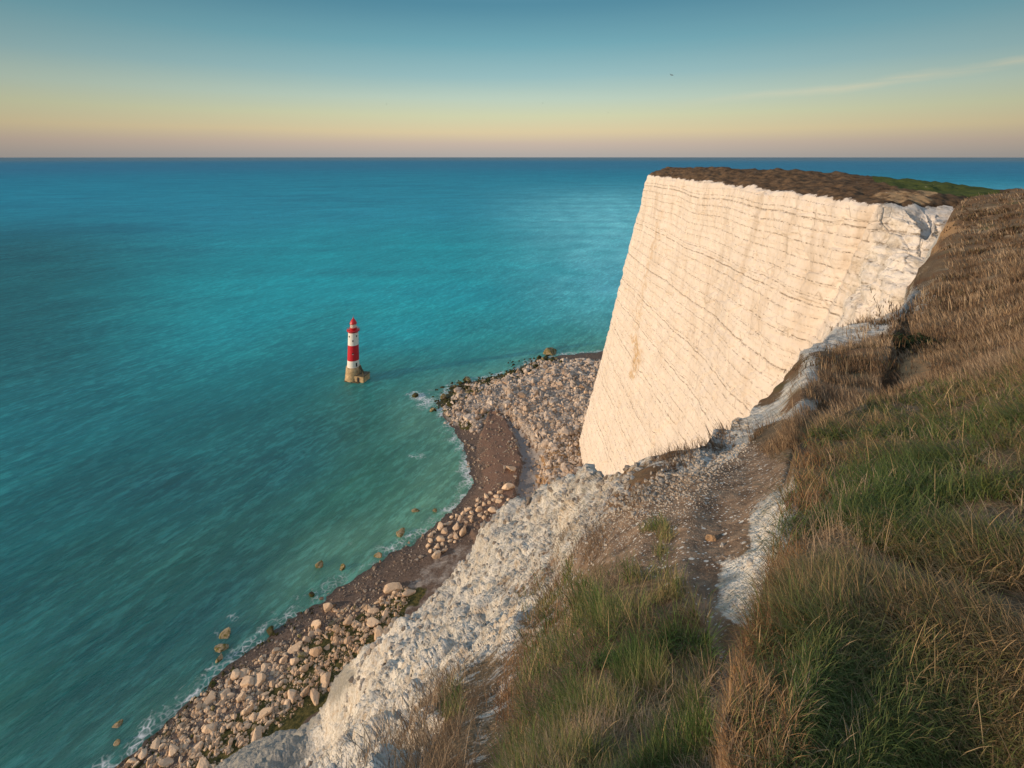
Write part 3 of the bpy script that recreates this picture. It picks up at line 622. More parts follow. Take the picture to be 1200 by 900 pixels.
def boulder_mesh(k, mk):
    if (k, mk) not in protos:
        V, F = rock_np(100+k, 3); me = bpy.data.meshes.new('boulder'); me.from_pydata(V.tolist(), [], F.tolist()); me.materials.append(MATS[mk])
        for p in me.polygons: p.use_smooth = False
        protos[(k, mk)] = me
    return protos[(k, mk)]
def boulder(px, py, size, mk, label, group=None, zoff=.15, name='boulder'):
    o = bpy.data.objects.new(name, boulder_mesh(random.randrange(10), mk)); COL.objects.link(o)
    z = max(float(beach_z(px, py)), SEA-.15*size)
    o.location = (px, py, z+size*zoff); o.scale = (size*random.uniform(.8, 1.15), size*random.uniform(.8, 1.15), size*random.uniform(.75, 1.05))
    o.rotation_euler = (random.uniform(-.4, .4), random.uniform(-.4, .4), random.uniform(0, 6.3))
    return tag(o, label, 'boulder', group)
def pxsize(px, py, w): return w/2*py/600
SPECIAL = [  # u, v, width px, material, label
 (600,556,13,'o',"large square-cut pale boulder alone on the brown rock ledge below the cliff"),
 (597,578,15,'o',"long pale boulder at the near end of the brown rock ledge"),
 (645,413,16,'g',"broad brown rock in the sea off the far end of the rubble field"),
 (444,649,11,'g',"dark brown rock awash just off the middle of the shingle strip"),
 (375,661,13,'g',"flat brown rock in green water, the farthest out of the near shallows"),
 (469,624,13,'g',"pale brown rock awash beside the shingle, between two smaller rocks"),
 (486,597,8,'g',"small brown rock in the shallows nearest to the curved bay"),
 (510,597,7,'g',"small round dark rock at the waterline of the curved bay"),
 (402,663,9,'g',"low greenish rock in the shallows between two brown rocks"),
 (263,742,16,'g',"largest olive rock standing in the sea in a ring of foam"),
 (261,758,12,'g',"olive rock lower in the water against the largest sea rock"),
 (258,770,10,'g',"low olive rock at the shoreward end of the row standing in the sea"),
 (317,739,11,'d',"black weed-covered rock at the waterline of the near boulder bank"),
 (366,696,9,'d',"dark rock at the waterline beside a patch of foam"),
 (139,846,8,'g',"small brown rock awash off the near end of the beach"),
 (137,868,10,'g',"brown rock in the sea close to the near end of the beach"),
 (487,463,10,'d',"dark rock outermost in the foam off the rubble point"),
 (384,713,14,'o',"tall pale boulder at the upper tip of the near boulder bank"),
 (371,735,15,'o',"leaning orange slab on the edge of the near boulder bank"),
 (232,880,13,'o',"large pale boulder at the near lower end of the boulder bank"),
 (548,444,9,'g',"mossy rock on the weedy edge of the rubble point"),
 (460,694,15,'o',"long orange block half buried where shingle meets the white slope"),
 (345,762,12,'o',"round pale boulder midway along the boulder bank, beside the shingle"),
 (286,790,13,'o',"rounded cream boulder on the seaward edge of the boulder bank"),
]
for u, v, wpx, mk, lab in SPECIAL:
    p = at_z(u, v, SEA+.6); o = boulder(p[0], p[1], pxsize(p[0], p[1], wpx), mk, lab, zoff=.2)
    if 'long' in lab or 'broad' in lab: o.scale.x *= 1.5; o.rotation_euler.z = .5
def zone(poly, n, wr, mats, labels, group, seed, zoff=.15, sep=.75):
    r = np.random.default_rng(seed); P_ = np.array(poly); lo, hi = P_.min(0), P_.max(0); placed = []; k = 0; tries = 0
    while k < n and tries < n*60:
        tries += 1; u, v = r.uniform(lo, hi)
        if poly_sd(np.array([u]), np.array([v]), poly)[0] < 0: continue
        wpx = wr[0]+(wr[1]-wr[0])*r.random()**3.2
        if any((u-a)**2+(v-b)**2 < (sep*(wpx+c)/2)**2 for a, b, c in placed): continue
        placed.append((u, v, wpx)); k += 1
        p = at_z(u, v, SEA+1.); mk = r.choice(list(mats)); boulder(p[0], p[1], pxsize(p[0], p[1], wpx), mk, labels[mk], group, zoff)
BANKP = [(140,900),(185,862),(230,818),(280,785),(330,757),(370,733),(395,715),(455,700),(478,688),(480,705),(445,752),(420,790),(372,820),(335,845),(280,880),(240,915),(200,915)]
zone(BANKP, 190, (5, 17), 'oooog', {'o': "pale orange chalk boulder in the near boulder bank between shingle and grey slope", 'g': "olive-stained boulder in the near boulder bank between shingle and grey slope"}, "boulders of the near boulder bank", 1)
zone([(500,645),(505,622),(530,603),(560,585),(592,580),(600,600),(545,625),(515,655)], 50, (6, 13), 'o', {'o': "orange-lit angular block in the heap between the shingle and the white slope"}, "blocks heaped at the top of the shingle strip", 2)
zone([(505,478),(530,452),(575,446),(615,430),(640,414),(655,420),(600,446),(560,458),(535,470),(525,490)], 30, (4.5, 9), 'dg', {'d': "black weedy rock along the wet edge of the far rubble point", 'g': "olive mossy rock along the wet edge of the far rubble point"}, "weedy rocks edging the rubble point", 3)
zone([(560,458),(640,430),(690,430),(690,500),(640,530),(600,480)], 20, (6, 9), 'ow', {'o': "pinkish block lying larger than the rubble around it on the far rubble field", 'w': "greyish block lying larger than the rubble around it on the far rubble field"}, "larger blocks on the rubble field", 4)
# rubble nobody could count
def rubble(name, poly, n, wr, mat, seed, zo=.1, gaps=0.):
    r = np.random.default_rng(seed); P_ = np.array(poly, float); lo, hi = P_.min(0), P_.max(0)
    u = r.uniform(lo[0], hi[0], n*5); v = r.uniform(lo[1], hi[1], n*5)
    ok = poly_sd(u, v, poly)+r.normal(0, 3, n*5) > 0; ok &= perlin(u/13, v/13, u*0+seed)+.5*perlin(u/5, v/5, u*0+seed) > gaps-.6; u, v = u[ok][:n], v[ok][:n]; n = len(u)
    d = np.stack([(u-600)/600, 1+0*u, (450-v)/600-HZ], 1); p = d*((SEA+1.)/d[:, 2])[:, None]
    w = (wr[0]+(wr[1]-wr[0])*r.random(n)**4)/2*p[:, 1]/600
    w = w*np.clip(.9+1.1*perlin(u/16, v/9, u*0+seed*3.), .45, 1.6); z = beach_z(p[:, 0], p[:, 1]); Vs, Fs = [], []; vs = [rock_np(500+i, 1, 9) for i in range(8)]; nv = len(vs[0][0])
    a = r.uniform(0, 6.28, n); ca, sa = np.cos(a), np.sin(a)
    B = np.stack([vs[i][0] for i in r.integers(0, 8, n)])*w[:, None, None]*r.uniform(.7, 1.3, (n, 1, 3))
    X = B[..., 0]*ca[:, None]-B[..., 1]*sa[:, None]+p[:, :1]; Y = B[..., 0]*sa[:, None]+B[..., 1]*ca[:, None]+p[:, 1:2]
    Z = B[..., 2]*.9+(z+w*zo)[:, None]
    V = np.stack([X, Y, Z], -1).reshape(-1, 3); F = (vs[0][1][None]+(np.arange(n)*nv)[:, None, None]).reshape(-1, 3)
    o = mesh_np(name, V, F, mat, smooth=False, attrs={'rnd': np.repeat(r.random(n), nv)}); return o
tag(rubble('rubble', RUBF, 17000, (1.1, 8), mat_rock('mixed_chalk_rubble_stone', (.76, .62, .49), (.36, .33, .30)), 11), 'field of pinkish grey chalk rubble on the far beach', 'rubble', kind='stuff')
tag(rubble('rubble', BANKP, 7500, (1.1, 6), M_ROCK, 12, gaps=.42), 'small orange stones between the boulders of the near bank', 'rubble', kind='stuff')
tag(rubble('shingle_stones', [(60,960),(142,897),(310,748),(430,667),(530,600),(553,566),(547,530),(520,480),(600,486),(640,540),(630,600),(500,650),(400,730),(300,780),(160,930)], 7500, (.9, 4.2), mat_rock('shingle_stone_mix', (.55, .47, .38), (.16, .12, .10)), 13), 'scattered pale stones on the dark shingle', 'stones', kind='stuff')
tag(rubble('weedy_stones', [(478,468),(505,452),(530,443),(640,410),(660,420),(560,458),(525,492),(515,488)], 1300, (1.5, 5.5), M_ROCKD, 14), 'dark weedy stones at the edge of the rubble point', 'stones', kind='stuff')
tag(rubble('weedy_stones', [(130,905),(200,838),(310,744),(370,703),(375,708),(310,756),(205,852),(150,905)], 700, (1.5, 6), M_ROCKD, 15), 'dark wet stones along the waterline of the near beach', 'stones', kind='stuff')

# ------------------------------------------------------------------ lighthouse
def lathe(name, prof, mat, parent, seg=48, z0=0, smooth=True):
    a = np.linspace(0, 2*math.pi, seg, endpoint=False); pr = np.array(prof, float)
    V = np.stack([pr[:, :1]*np.cos(a), pr[:, :1]*np.sin(a), pr[:, 1:]+0*a], -1)
    o = mesh_np(name, V.reshape(-1, 3), grid_faces(len(pr), seg, True), mat, smooth); o.parent = parent; return o
def box_bm(bm, c, s, rz=0, bev=0):
    import mathutils
    m = mathutils.Matrix.Translation(c) @ mathutils.Matrix.Rotation(rz, 4, 'Z') @ mathutils.Matrix.Diagonal((*s, 1))
    r = bmesh.ops.create_cube(bm, size=1, matrix=m)
    if bev: bmesh.ops.bevel(bm, geom=list({e for v in r['verts'] for e in v.link_edges}), offset=bev, segments=2, affect='EDGES')
def cyl_bm(bm, a, b, r, seg=8):
    a, b = Vector(a), Vector(b); d = b-a; import mathutils
    m = mathutils.Matrix.Translation((a+b)/2) @ d.to_track_quat('Z', 'Y').to_matrix().to_4x4()
    bmesh.ops.create_cone(bm, segments=seg, radius1=r, radius2=r, depth=d.length, cap_ends=True, matrix=m)
def bobj(name, bm, mat, parent=None, smooth=False):
    me = bpy.data.meshes.new(name); bm.to_mesh(me); bm.free(); me.materials.append(mat)
    for p in me.polygons: p.use_smooth = smooth
    o = bpy.data.objects.new(name, me); COL.objects.link(o); o.parent = parent; return o
M_WHITE = mat_plain('white_masonry_paint', (.80, .77, .70), .6, .3, .10, .8, .3, .05)
M_RED = mat_plain('red_masonry_paint', (.56, .018, .03), .5, .35, .18, .8, .3, .05)
M_REDM = mat_plain('red_metal_paint', (.55, .02, .025), .35, .5, .12, 3)
M_GRAN = mat_plain('weathered_granite', (.50, .36, .20), .9, .2, .5, .45, .9, .25)
M_GRAND = mat_plain('dark_wet_granite', (.12, .10, .06), .7, .3, .4, .5, .9, .2)
M_DARK = mat_plain('dark_opening', (.02, .02, .025), .4, .4, .1)
M_GLASS = NT('lantern_glass'); M_GLASS.bsdf((.75, .72, .62), .08, .8, None); M_GLASS = M_GLASS.m
lp = at_z(414, 444, SEA); LH = bpy.data.objects.new('lighthouse', None); COL.objects.link(LH); LH.location = (lp[0], lp[1], SEA)
tag(LH, 'red and white banded lighthouse on a granite base standing in the sea', 'lighthouse')
def rad(z): return 4.75-1.28*(min(z, 34)/34)**.7
def band(z0, z1, mat, nm, off=0):
    zz = np.linspace(z0, z1, 10); return lathe(nm, [(rad(t)+off, t) for t in zz], mat, LH)
base = lathe('granite_drum', [(5.9, -4), (5.8, 0), (5.55, 2.2), (5.2, 5.5), (5.0, 9.2), (4.3, 9.21)], M_GRAN, LH)
band(9.2, 14.0, M_WHITE, 'lower_white_band'); band(14.0, 24.8, M_RED, 'red_band'); band(24.8, 34.0, M_WHITE, 'upper_white_band')
lathe('gallery', [(3.4, 33.2), (3.55, 33.9), (4.3, 34.6), (4.45, 34.62), (4.45, 35.1), (2.4, 35.12)], M_REDM, LH)
bm = bmesh.new()
for i in range(24):
    a = i*math.tau/24; cyl_bm(bm, (4.3*math.cos(a), 4.3*math.sin(a), 35.1), (4.3*math.cos(a), 4.3*math.sin(a), 36.3), .05, 6)
    b = (i+1)*math.tau/24
    for hz in (35.7, 36.3): cyl_bm(bm, (4.3*math.cos(a), 4.3*math.sin(a), hz), (4.3*math.cos(b), 4.3*math.sin(b), hz), .045, 6)
bobj('railing', bm, M_REDM, LH)
lathe('lantern_wall', [(2.45, 35.1), (2.45, 36.6), (2.6, 36.7), (2.6, 36.85), (2.2, 36.9)], M_REDM, LH)
lan = lathe('lantern_pane', [(2.15, 36.8), (2.15, 39.6)], M_GLASS, LH, 24)
bm = bmesh.new()
for i in range(12):
    a = i*math.tau/12; b = (i+1)*math.tau/12; c1 = lambda t, zz: (2.18*math.cos(t), 2.18*math.sin(t), zz)
    cyl_bm(bm, c1(a, 36.85), c1(b, 39.6), .07, 6); cyl_bm(bm, c1(b, 36.85), c1(a, 39.6), .07, 6)
bobj('lantern_bars', bm, M_REDM, lan)
dome = lathe('dome_roof', [(2.5, 39.5), (2.55, 39.75), (2.35, 40.3), (1.9, 41.3), (1.2, 42.4), (.55, 43.1), (.3, 43.4), (.42, 43.7), (.3, 44.0), (.02, 44.2)], M_REDM, LH, 32)
bm = bmesh.new(); cyl_bm(bm, (0, 0, 44), (0, 0, 45.6), .06); f_ = bobj('finial', bm, M_REDM, dome)
def onwall(name, ang, z, w_, h, mat, dep_=.25):
    a = R(ang); r = rad(z)
    bm = bmesh.new(); box_bm(bm, (math.cos(a)*(r-.02), math.sin(a)*(r-.02), z), (dep_, w_, h), a, .02); o = bobj(name, bm, mat, LH)
    bm = bmesh.new(); box_bm(bm, (math.cos(a)*(r+.06), math.sin(a)*(r+.06), z-h/2-.08), (.45, w_+.3, .14), a); bobj('sill', bm, M_WHITE, o); return o
fa = math.degrees(math.atan2(-lp[1], -lp[0]))        # bearing from the tower towards the camera
for da, z in ((38, 31.3), (-50, 31.3), (-4, 28.3), (-4, 19.5), (90, 28), (170, 30), (180, 19)): onwall('window', fa+da, z, .85, 1.1, M_DARK)
d_ = onwall('door', fa+32, 11.2, 1.1, 2.6, M_DARK)
# landing platform beside the drum, on the side to the right of the camera
pa = R(fa+58); pc = Vector((math.cos(pa)*6.6, math.sin(pa)*6.6, 0))
bm = bmesh.new(); box_bm(bm, (pc.x, pc.y, .9), (8.6, 8.4, 6.6), pa, .25); plat = bobj('landing_platform', bm, M_GRAN, LH)
bm = bmesh.new(); box_bm(bm, (pc.x, pc.y, 4.35), (8.9, 8.7, .4), pa, .06); bobj('platform_deck', bm, M_GRAND, plat)
bm = bmesh.new()
for i in range(9):
    r_ = 8.2-i*.34; box_bm(bm, (math.cos(pa)*r_, math.sin(pa)*r_, 4.5+i*.62), (.36, 1.7, 1.24), pa)
bobj('stair', bm, M_GRAND, LH)
bm = bmesh.new(); box_bm(bm, (0, 0, -.3), (15, 15, 1.5), pa, .3); tpl = bobj('footing_course', bm, M_GRAND, LH)
tpl.location = (pc.x*.3, pc.y*.3, 0); tpl.scale = (.78, .78, 1)
bm = bmesh.new()
pf = Vector((math.cos(pa), math.sin(pa), 0)); pt = Vector((-pf.y, pf.x, 0))
cor = [pc+pf*4.1*a+pt*4.0*b for a, b in ((1, 1), (1, -1), (-.2, -1))]; cor += [pc+pf*4.1*-.2+pt*4.0]
for i, q in enumerate(cor):
    cyl_bm(bm, (q.x, q.y, 4.5), (q.x, q.y, 5.6), .06, 6); t = cor[(i+1) % 4]
    if i != 2: cyl_bm(bm, (q.x, q.y, 5.55), (t.x, t.y, 5.55), .05, 6)
bobj('platform_railing', bm, M_GRAND, plat)
bm = bmesh.new(); q = pc-pt*4.22; box_bm(bm, (q.x, q.y, 1.9), (1.8, .12, 3.4), pa); bobj('archway', bm, M_DARK, plat)

# ------------------------------------------------------------------ birds
def bird(u, v, t, span, rz, bank_, label):
    p = at_t(u, v, t); root = bpy.data.objects.new('bird', None); COL.objects.link(root); root.location = p; root.rotation_euler = (0, bank_, rz); root.scale = (span,)*3
    tag(root, label, 'bird', 'gulls flying over the sea')
    bm = bmesh.new(); bmesh.ops.create_uvsphere(bm, u_segments=10, v_segments=8, radius=1)
    for q in bm.verts: yy = q.co.y; q.co = Vector((q.co.x*.07*(1-.35*yy), yy*.26, q.co.z*.065*(1-.35*yy)))
    bobj('body', bm, M_BIRD, root, True)
    for s in (-1, 1):
        bm = bmesh.new(); pts = [(.04, .10, .02), (.24, .14, .10), (.52, .0, .06), (.26, .0, .09), (.04, -.08, .02)]
        up = [bm.verts.new((s*a, b, c+.008)) for a, b, c in pts]; dn = [bm.verts.new((s*a, b, c-.008)) for a, b, c in pts]
        bm.faces.new(up); bm.faces.new(dn[::-1])
        for i in range(5): bm.faces.new((up[i], up[(i+1) % 5], dn[(i+1) % 5], dn[i]))
        bobj('wing', bm, M_BIRD, root)
    bm = bmesh.new(); vs = [bm.verts.new(c) for c in ((.03, -.2, .01), (-.03, -.2, .01), (-.07, -.36, .01), (.07, -.36, .01), (0, -.25, -.01))]
    bm.faces.new(vs[:4]); bm.faces.new((vs[4], vs[1], vs[0])); bm.faces.new((vs[4], vs[2], vs[1])); bm.faces.new((vs[4], vs[3], vs[2])); bm.faces.new((vs[4], vs[0], vs[3]))
    bobj('tail', bm, M_BIRD, root)
M_BIRD = mat_plain('grey_feathers', (.10, .10, .11), .8, .2, .1)
bird(787, 88, 130, 1.35, .5, .3, 'dark gull highest in the sky above the white cliff')
bird(453, 122, 330, 1.3, 1.4, -.2, 'tiny gull low in the sky above the lighthouse side of the sea')
bird(636, 121, 340, 1.3, 2.2, .2, 'tiny gull in the sky between the lighthouse and the cliff')
bird(713, 132, 420, 1.3, 1.1, .1, 'faintest gull, low in the sky just before the cliff top')

# ------------------------------------------------------------------ grass
PB = P                                             # displaced surface of the headland, rows x azimuths
cA = (AZ > -50) & (AZ < 62)
def sample(mask, n, rmin, rmax, seed, nor=False):
    r = np.random.default_rng(seed); wt = mask*((RR > rmin) & (RR < rmax))*cA[None, :]
    wt = wt*(sv < 1.0)
    c_ = np.cumsum(wt.ravel()); idx = np.searchsorted(c_, r.uniform(0, c_[-1], n)); i, j = np.unravel_index(idx, wt.shape)
    i = np.clip(i, 0, PB.shape[0]-2); j = np.clip(j, 0, PB.shape[1]-2); a, b = r.random(n)[:, None], r.random(n)[:, None]
    p = PB[i, j]*(1-a)*(1-b)+PB[i+1, j]*a*(1-b)+PB[i, j+1]*(1-a)*b+PB[i+1, j+1]*a*b
    return (p, RR[i, j], N0[i, j]) if nor else (p, RR[i, j])
def blades(name, mask, n, rmin, rmax, length, width, lean, heading, spread, pal, seed, label, clump=.35, wpx=.55, tuft=None, cat='grass', droop=1., two=0., kmin=.4):
    r = np.random.default_rng(seed); p, rr, nrm_ = sample(mask, n, rmin, rmax, seed, True); p0 = p
    # clumps: pull the blades towards shared centres, and share heading and colour within a clump
    cn = perlin(p[:, 0]/clump+seed, p[:, 1]/clump, p[:, 2]*0); cn2 = perlin(p[:, 0]/(clump*3)+seed, p[:, 1]/(clump*3)+9, p[:, 2]*0)
    if tuft:
        m = max(8, n//tuft); ci = r.integers(0, n, m)[r.integers(0, m, n)]; k = .06*np.clip(rr[ci], 1, 30)**.6
        q = p[ci]+r.normal(size=(n, 3))*np.stack([k, k, 0*k], 1); p = np.where((np.abs(q[:, :2]-p[ci, :2]).max(1) < 9)[:, None], q, p); rr = rr[ci]
        nn = nrm_[ci]; p[:, 2] = p0[ci, 2]-(nn[:, 0]*(p[:, 0]-p0[ci, 0])+nn[:, 1]*(p[:, 1]-p0[ci, 1]))/np.maximum(nn[:, 2], .3)
        cn = np.sin(ci*12.9898)*.5; 
    keep = r.random(n) < np.clip(.78+2.*cn, kmin, 1)
    p, rr, cn, cn2 = p[keep], rr[keep], cn[keep], cn2[keep]; n = len(p)
    Ls = length*np.clip(rr/3.2, .45, 1)*np.clip(rr/18, 1, 2.2)*r.uniform(.45, 1.25, n)*(1+.5*np.clip(cn, -.5, .6)); Ws = np.maximum(width, wpx*rr/600)*r.uniform(.6, 1.2, n)
    hd = heading+np.where(r.random(n) < two, 3.9, 0)+spread*(r.normal(size=n)*.6+cn*2.2+cn2*1.6); dx, dy = np.sin(hd), np.cos(hd)
    ln = np.clip(lean*r.uniform(.4, 1.5, n), .03, 1.45)
    K = 5; t = np.linspace(0, 1, K)[None, :]
    ang = ln[:, None]*(.45+1.0*t*droop)                     # angle from vertical grows along the blade
    seg = Ls[:, None]/(K-1); hx = np.concatenate([np.zeros((n, 1)), np.cumsum(np.sin(ang[:, :-1])*seg, 1)], 1); hz = np.concatenate([np.zeros((n, 1)), np.cumsum(np.cos(ang[:, :-1])*seg, 1)], 1)
    bx = p[:, :1]+dx[:, None]*hx; by = p[:, 1:2]+dy[:, None]*hx; bz_ = p[:, 2:]+hz-.01
    sx, sy = -dy, dx; tw = r.uniform(-.8, .8, n); sxx = sx*np.cos(tw)+dx*np.sin(tw); syy = sy*np.cos(tw)+dy*np.sin(tw)
    wd = Ws[:, None]*.5*np.array([.8, 1, .85, .55, .08])[None, :]
    A = np.stack([bx+sxx[:, None]*wd, by+syy[:, None]*wd, bz_], -1); B = np.stack([bx-sxx[:, None]*wd, by-syy[:, None]*wd, bz_], -1)
    V = np.stack([A, B], 2).reshape(-1, 3)                  # n,K,2
    k = np.arange(K-1)[None, :]*2; b0 = (np.arange(n)*K*2)[:, None]+k
    F = np.stack([b0, b0+1, b0+3, b0+2], -1).reshape(-1, 4)
    pal = np.array(pal); pi = np.clip((.5+1.1*cn2+.35*r.normal(size=n))*(len(pal)-1), 0, len(pal)-1.001); i0 = pi.astype(int); f = (pi-i0)[:, None]
    c = (pal[i0]*(1-f)+pal[i0+1]*f)*r.uniform(.7, 1.3, (n, 1))
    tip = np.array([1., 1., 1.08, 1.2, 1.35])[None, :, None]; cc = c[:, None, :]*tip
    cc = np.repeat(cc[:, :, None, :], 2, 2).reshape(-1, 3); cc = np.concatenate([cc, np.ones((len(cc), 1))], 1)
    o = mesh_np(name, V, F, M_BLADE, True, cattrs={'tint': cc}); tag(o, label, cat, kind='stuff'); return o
M_BLADE = mat_blades('grass_blades')
GREEN = [(.075,.13,.035),(.105,.165,.04),(.15,.19,.055),(.22,.205,.08),(.30,.23,.11)]
GRNR = [(.085,.125,.036),(.115,.15,.044),(.155,.17,.055),(.24,.185,.08),(.34,.23,.12)]
DRY = [(.15,.10,.065),(.23,.155,.095),(.32,.225,.14),(.42,.31,.20)]
RUST = [(.16,.075,.035),(.26,.125,.055),(.34,.19,.085),(.40,.26,.13)]
grn_r = gr_*(1-orange*.75); uR = np.clip(sstep(-2.4, 1.0, perlin(P[..., 0]/1.3, P[..., 1]/1.3, P[..., 2]*0)*3), 0, 1)
blades('grass', gl, 44000, .3, 12, .19, .0026, .85, -2.2, 1.9, GREEN, 21, 'lush green grass clump on the lower ledge left of the path', .28, .7)
blades('grass', grn_r, 170000, .3, 18, .165, .0022, 1.25, -2.0, 1.2, GRNR, 22, 'long wind-laid green grass on the slope right of the bank', .45, .6, two=.35)
blades('dead_grass', np.maximum(gl, grn_r), 34000, .3, 14, .15, .002, 1.4, -1.6, 1.8, DRY, 23, 'matted straw lying among the green grass', .5, .6)
blades('rusty_grass', np.maximum(orange, reg([(580,800),(605,760),(640,700),(660,690),(640,760),(615,830),(590,900),(575,900)], 8)*.3), 11000, .3, 12, .13, .0022, 1.2, -1.9, 2.4, RUST, 24, 'rusty dry grass hanging over the edge of the bank', .3, .6)
dryreg = np.maximum.reduce([reg([(955,440),(1000,400),(1060,365),(1100,330),(1105,240),(1150,225),(1205,205),(1500,200),(1900,500),(1200,460),(1100,470),(1000,500),(950,530),(930,520),(880,500),(920,470)], 12, .7),
                            reg([(745,555),(700,600),(660,640),(640,690),(700,640),(720,620),(720,590),(740,560)], 12, 1)*.2, reg([(735,545),(770,515),(860,500),(905,450),(950,395),(985,385),(960,470),(925,525),(870,530),(800,545),(740,590),(700,600)], 14, 1.8)*.30*sstep(-.1, .35, perlin(P[..., 0]/1.6, P[..., 1]/1.6, P[..., 2]))])
dryreg = dryreg*np.clip(1-ochre, .03, 1)*(1-.7*bare3)*(1-.8*bare2)
blades('dry_grass', dryreg, 115000, 4, 140, .22, .003, .8, -1.9, 1.2, DRY, 25, 'dry brown grass covering the upper slope', 1.2, .55, droop=.7, kmin=.08)
SCRUB = [(.055,.035,.022),(.09,.055,.032),(.13,.075,.04),(.10,.085,.04)]
scr = dryreg*sstep(.05, .25, perlin(P[..., 0]/5, P[..., 1]/5, P[..., 2]/5+4)+.5*perlin(P[..., 0]/1.7, P[..., 1]/1.7, P[..., 2]))
blades('heath_scrub', scr*(RR > 16), 30000, 6, 140, .15, .004, .55, -1.9, 3., SCRUB, 41, 'dark reddish brown scrub in patches on the upper slope', .9, .75, tuft=26, droop=.6, kmin=.3)
blades('dry_grass', gr_*(1-orange)*.6+orange*.5+gl*.3, 26000, .3, 14, .12, .003, 1.0, 1.2, 3.1, DRY[:3]+[(.16,.17,.06)], 42, 'short mixed undergrowth between the long grass blades', .2, .6)
blades('dry_grass', np.maximum(reg([(455,905),(470,860),(505,800),(540,775),(560,800),(545,850),(520,905),(500,1200),(400,1200)], 10, 1), .0), 9000, .8, 20, .22, .003, .8, -2.4, 1.8, DRY, 26, 'brown dead grass on the lip above the white slope', .3, .6, tuft=60)
blades('tall_dry_stalks', reg([(990,500),(960,440),(1010,380),(1100,300),(1205,250),(1300,400),(1200,440),(1100,460)], 14, .8), 260, 8, 60, .36, .004, .22, -1.5, 1.5, [(.26,.18,.11),(.40,.29,.18),(.50,.38,.24)], 27, 'pale upright dead stalks standing above the brown slope', 1., .6, tuft=9, droop=.8)
blades('tall_dry_stalks', np.maximum(gl*.8, gr_), 260, 1.6, 9, .26, .003, .8, -1.2, 2.5, [(.36,.24,.12),(.50,.36,.19)], 28, 'pale seeding stalks among the green grass', .5, .7)
blades('green_tufts', np.maximum(reg([(752,600),(775,585),(790,610),(770,630)], 5, .3), np.maximum(reg([(515,820),(540,805),(548,830),(520,842)], 5, .3), reg([(1095,440),(1180,425),(1210,440),(1120,470)], 8, .5)*.8)), 2200, 1, 14, .13, .003, .9, -2., 2.5, GREEN, 29, 'fresh green tufts on the bare ground', .3, .6)
# far cliff-top grass edge: brown tufts on the rim
# ------------------------------------------------------------------ bush and loose stones on the headland
def surf(u, v):
    d = (U-u)**2+(Vv-v)**2+np.where(sv > 1, 1e9, 0); i = np.unravel_index(np.argmin(d), d.shape); return PB[i], RR[i]
def bush(u, v, wpx, label, seed):
    p, rr = surf(u, v); s = wpx/600*rr*.5/.9; r = np.random.default_rng(seed)
    root = bpy.data.objects.new('gorse_bush', None); COL.objects.link(root); root.location = p; tag(root, label, 'bush')
    bm = bmesh.new()
    for i in range(14):
        a = r.uniform(0, 6.28); e = r.uniform(.3, 1.2); d = Vector((math.cos(a)*math.cos(e)*1.2, math.sin(a)*math.cos(e)*1.2, math.sin(e)*.55))*s
        cyl_bm(bm, (0, 0, -.05), d, .02*s, 5)
    bobj('stems', bm, M_STEM, root)
    n = 2600; q = r.normal(size=(n, 3)); q /= np.linalg.norm(q, axis=1)[:, None]; lob = 1+.35*perlin(q[:, 0]*2.2+seed, q[:, 1]*2.2, q[:, 2]*2.2)*2
    q = q*(r.random(n)**.4*lob)[:, None]*C([1.0, .8, .42])*s; q[:, 2] = np.abs(q[:, 2])*1.0+.02*s
    k = .055*s; a = r.normal(size=(n, 3)); a /= np.linalg.norm(a, axis=1)[:, None]; b = np.cross(a, r.normal(size=(n, 3))); b /= np.linalg.norm(b, axis=1)[:, None]
    V = np.stack([q-b*k*.35, q+b*k*.35, q+a*k*2], 1).reshape(-1, 3); F = np.arange(n*3).reshape(-1, 3)
    tint = np.repeat((C([.022, .038, .014])[None]*r.uniform(.6, 1.7, (n, 1))), 3, 0); tint = np.concatenate([tint, np.ones((n*3, 1))], 1)
    o = mesh_np('foliage', V, F, M_BLADE, False, cattrs={'tint': tint}); o.parent = root
M_STEM = mat_plain('brown_stem', (.10, .06, .035), .9, .1)
bush(1075, 408, 44, 'small dark green gorse bush on the brown slope', 5)
bush(1118, 262, 14, 'tiny dark scrub on the upper brown slope near the skyline', 6) if False else None
def stone(u, v, wpx, mk, label, group=None, sq=.7):
    p, rr = surf(u, v); s = wpx/600*p[1]/2
    o = bpy.data.objects.new('stone', boulder_mesh(random.randrange(10), mk)); COL.objects.link(o); o.location = (p[0], p[1], p[2]+s*.25); o.scale = (s, s*.85, s*sq)
    o.rotation_euler = (random.uniform(-.3, .3), random.uniform(-.3, .3), random.uniform(0, 6)); return tag(o, label, 'stone', group)
M_ST = mat_rock('ochre_flint_stone', (.40, .26, .15), (.28, .18, .10)); MATS['s'] = M_ST
stone(833, 607, 17, 's', 'ochre brown stone lying on the pebbly path beside the chalk patch')
stone(846, 613, 9, 'w', 'pale stone touching the ochre stone on the path')
stone(790, 480, 5, 'd', 'dark lump on the crest against the white cliff') if False else None
r = np.random.default_rng(77)
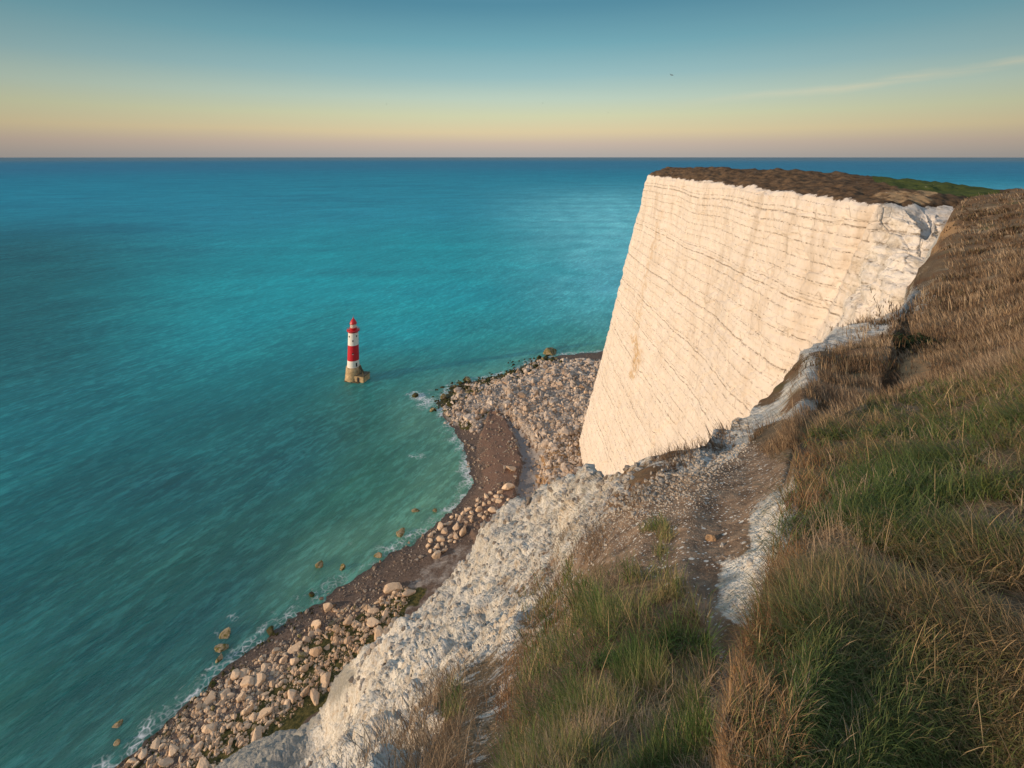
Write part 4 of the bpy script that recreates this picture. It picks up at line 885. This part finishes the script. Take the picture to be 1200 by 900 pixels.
for i in range(110):
    u = r.uniform(846, 925); v = r.uniform(565, 705)
    if poly_sd(np.array([u]), np.array([v]), [(925,545),(926,600),(908,650),(885,705),(850,680),(862,628),(885,580)])[0] < 0: continue
    stone(u, v, 3+10*r.random()**2, 'w', 'white chalk lump on the bare chalk patch beside the bank', 'chalk lumps on the bare patch')
# pebbles strewn on soil and rubble on the chalk slope
def strew(name, mask, n, rmin, rmax, wr, mat, seed, label):
    r = np.random.default_rng(seed); p, rr = sample(mask, n, rmin, rmax, seed); vs = [rock_np(700+i, 1, 9) for i in range(8)]
    f = p[:, 1]; w = (wr[0]+(wr[1]-wr[0])*r.random(n)**4)/2*f/600
    B = np.stack([vs[i][0] for i in r.integers(0, 8, n)])*w[:, None, None]*r.uniform(.7, 1.3, (n, 1, 3)); a = r.uniform(0, 6.28, n)[:, None]
    V = np.stack([B[..., 0]*np.cos(a)-B[..., 1]*np.sin(a)+p[:, :1], B[..., 0]*np.sin(a)+B[..., 1]*np.cos(a)+p[:, 1:2], B[..., 2]*.8+p[:, 2:]+(w*.15)[:, None]], -1).reshape(-1, 3)
    F = (vs[0][1][None]+(np.arange(n)*len(vs[0][0]))[:, None, None]).reshape(-1, 3)
    tag(mesh_np(name, V, F, mat, False, attrs={'rnd': np.repeat(r.random(n), len(vs[0][0]))}), label, 'stones', kind='stuff')
M_PEB = mat_rock('dull_chalk_pebble', (.68, .62, .53), (.46, .39, .31))
strew('pebbles', soilr*(1-gl), 5200, 1.2, 45, (.7, 6), M_PEB, 31, 'pale chalk pebbles strewn over the brown soil')
strew('chalk_rubble', np.maximum(np.maximum(rub, bare1*.6), white*(1-white)*2+white*.25), 8500, 1.0, 60, (1.2, 9), M_ROCKW, 32, 'loose chalk rubble on the white slope')

# ------------------------------------------------------------------ render settings
scene.render.engine = 'CYCLES'; scene.cycles.use_denoising = True; scene.cycles.max_bounces = 5
scene.cycles.diffuse_bounces = 3; scene.cycles.glossy_bounces = 2; scene.cycles.transmission_bounces = 2
scene.view_settings.view_transform = 'Standard'; scene.view_settings.look = 'None'; scene.view_settings.exposure = .5; scene.view_settings.gamma = 1
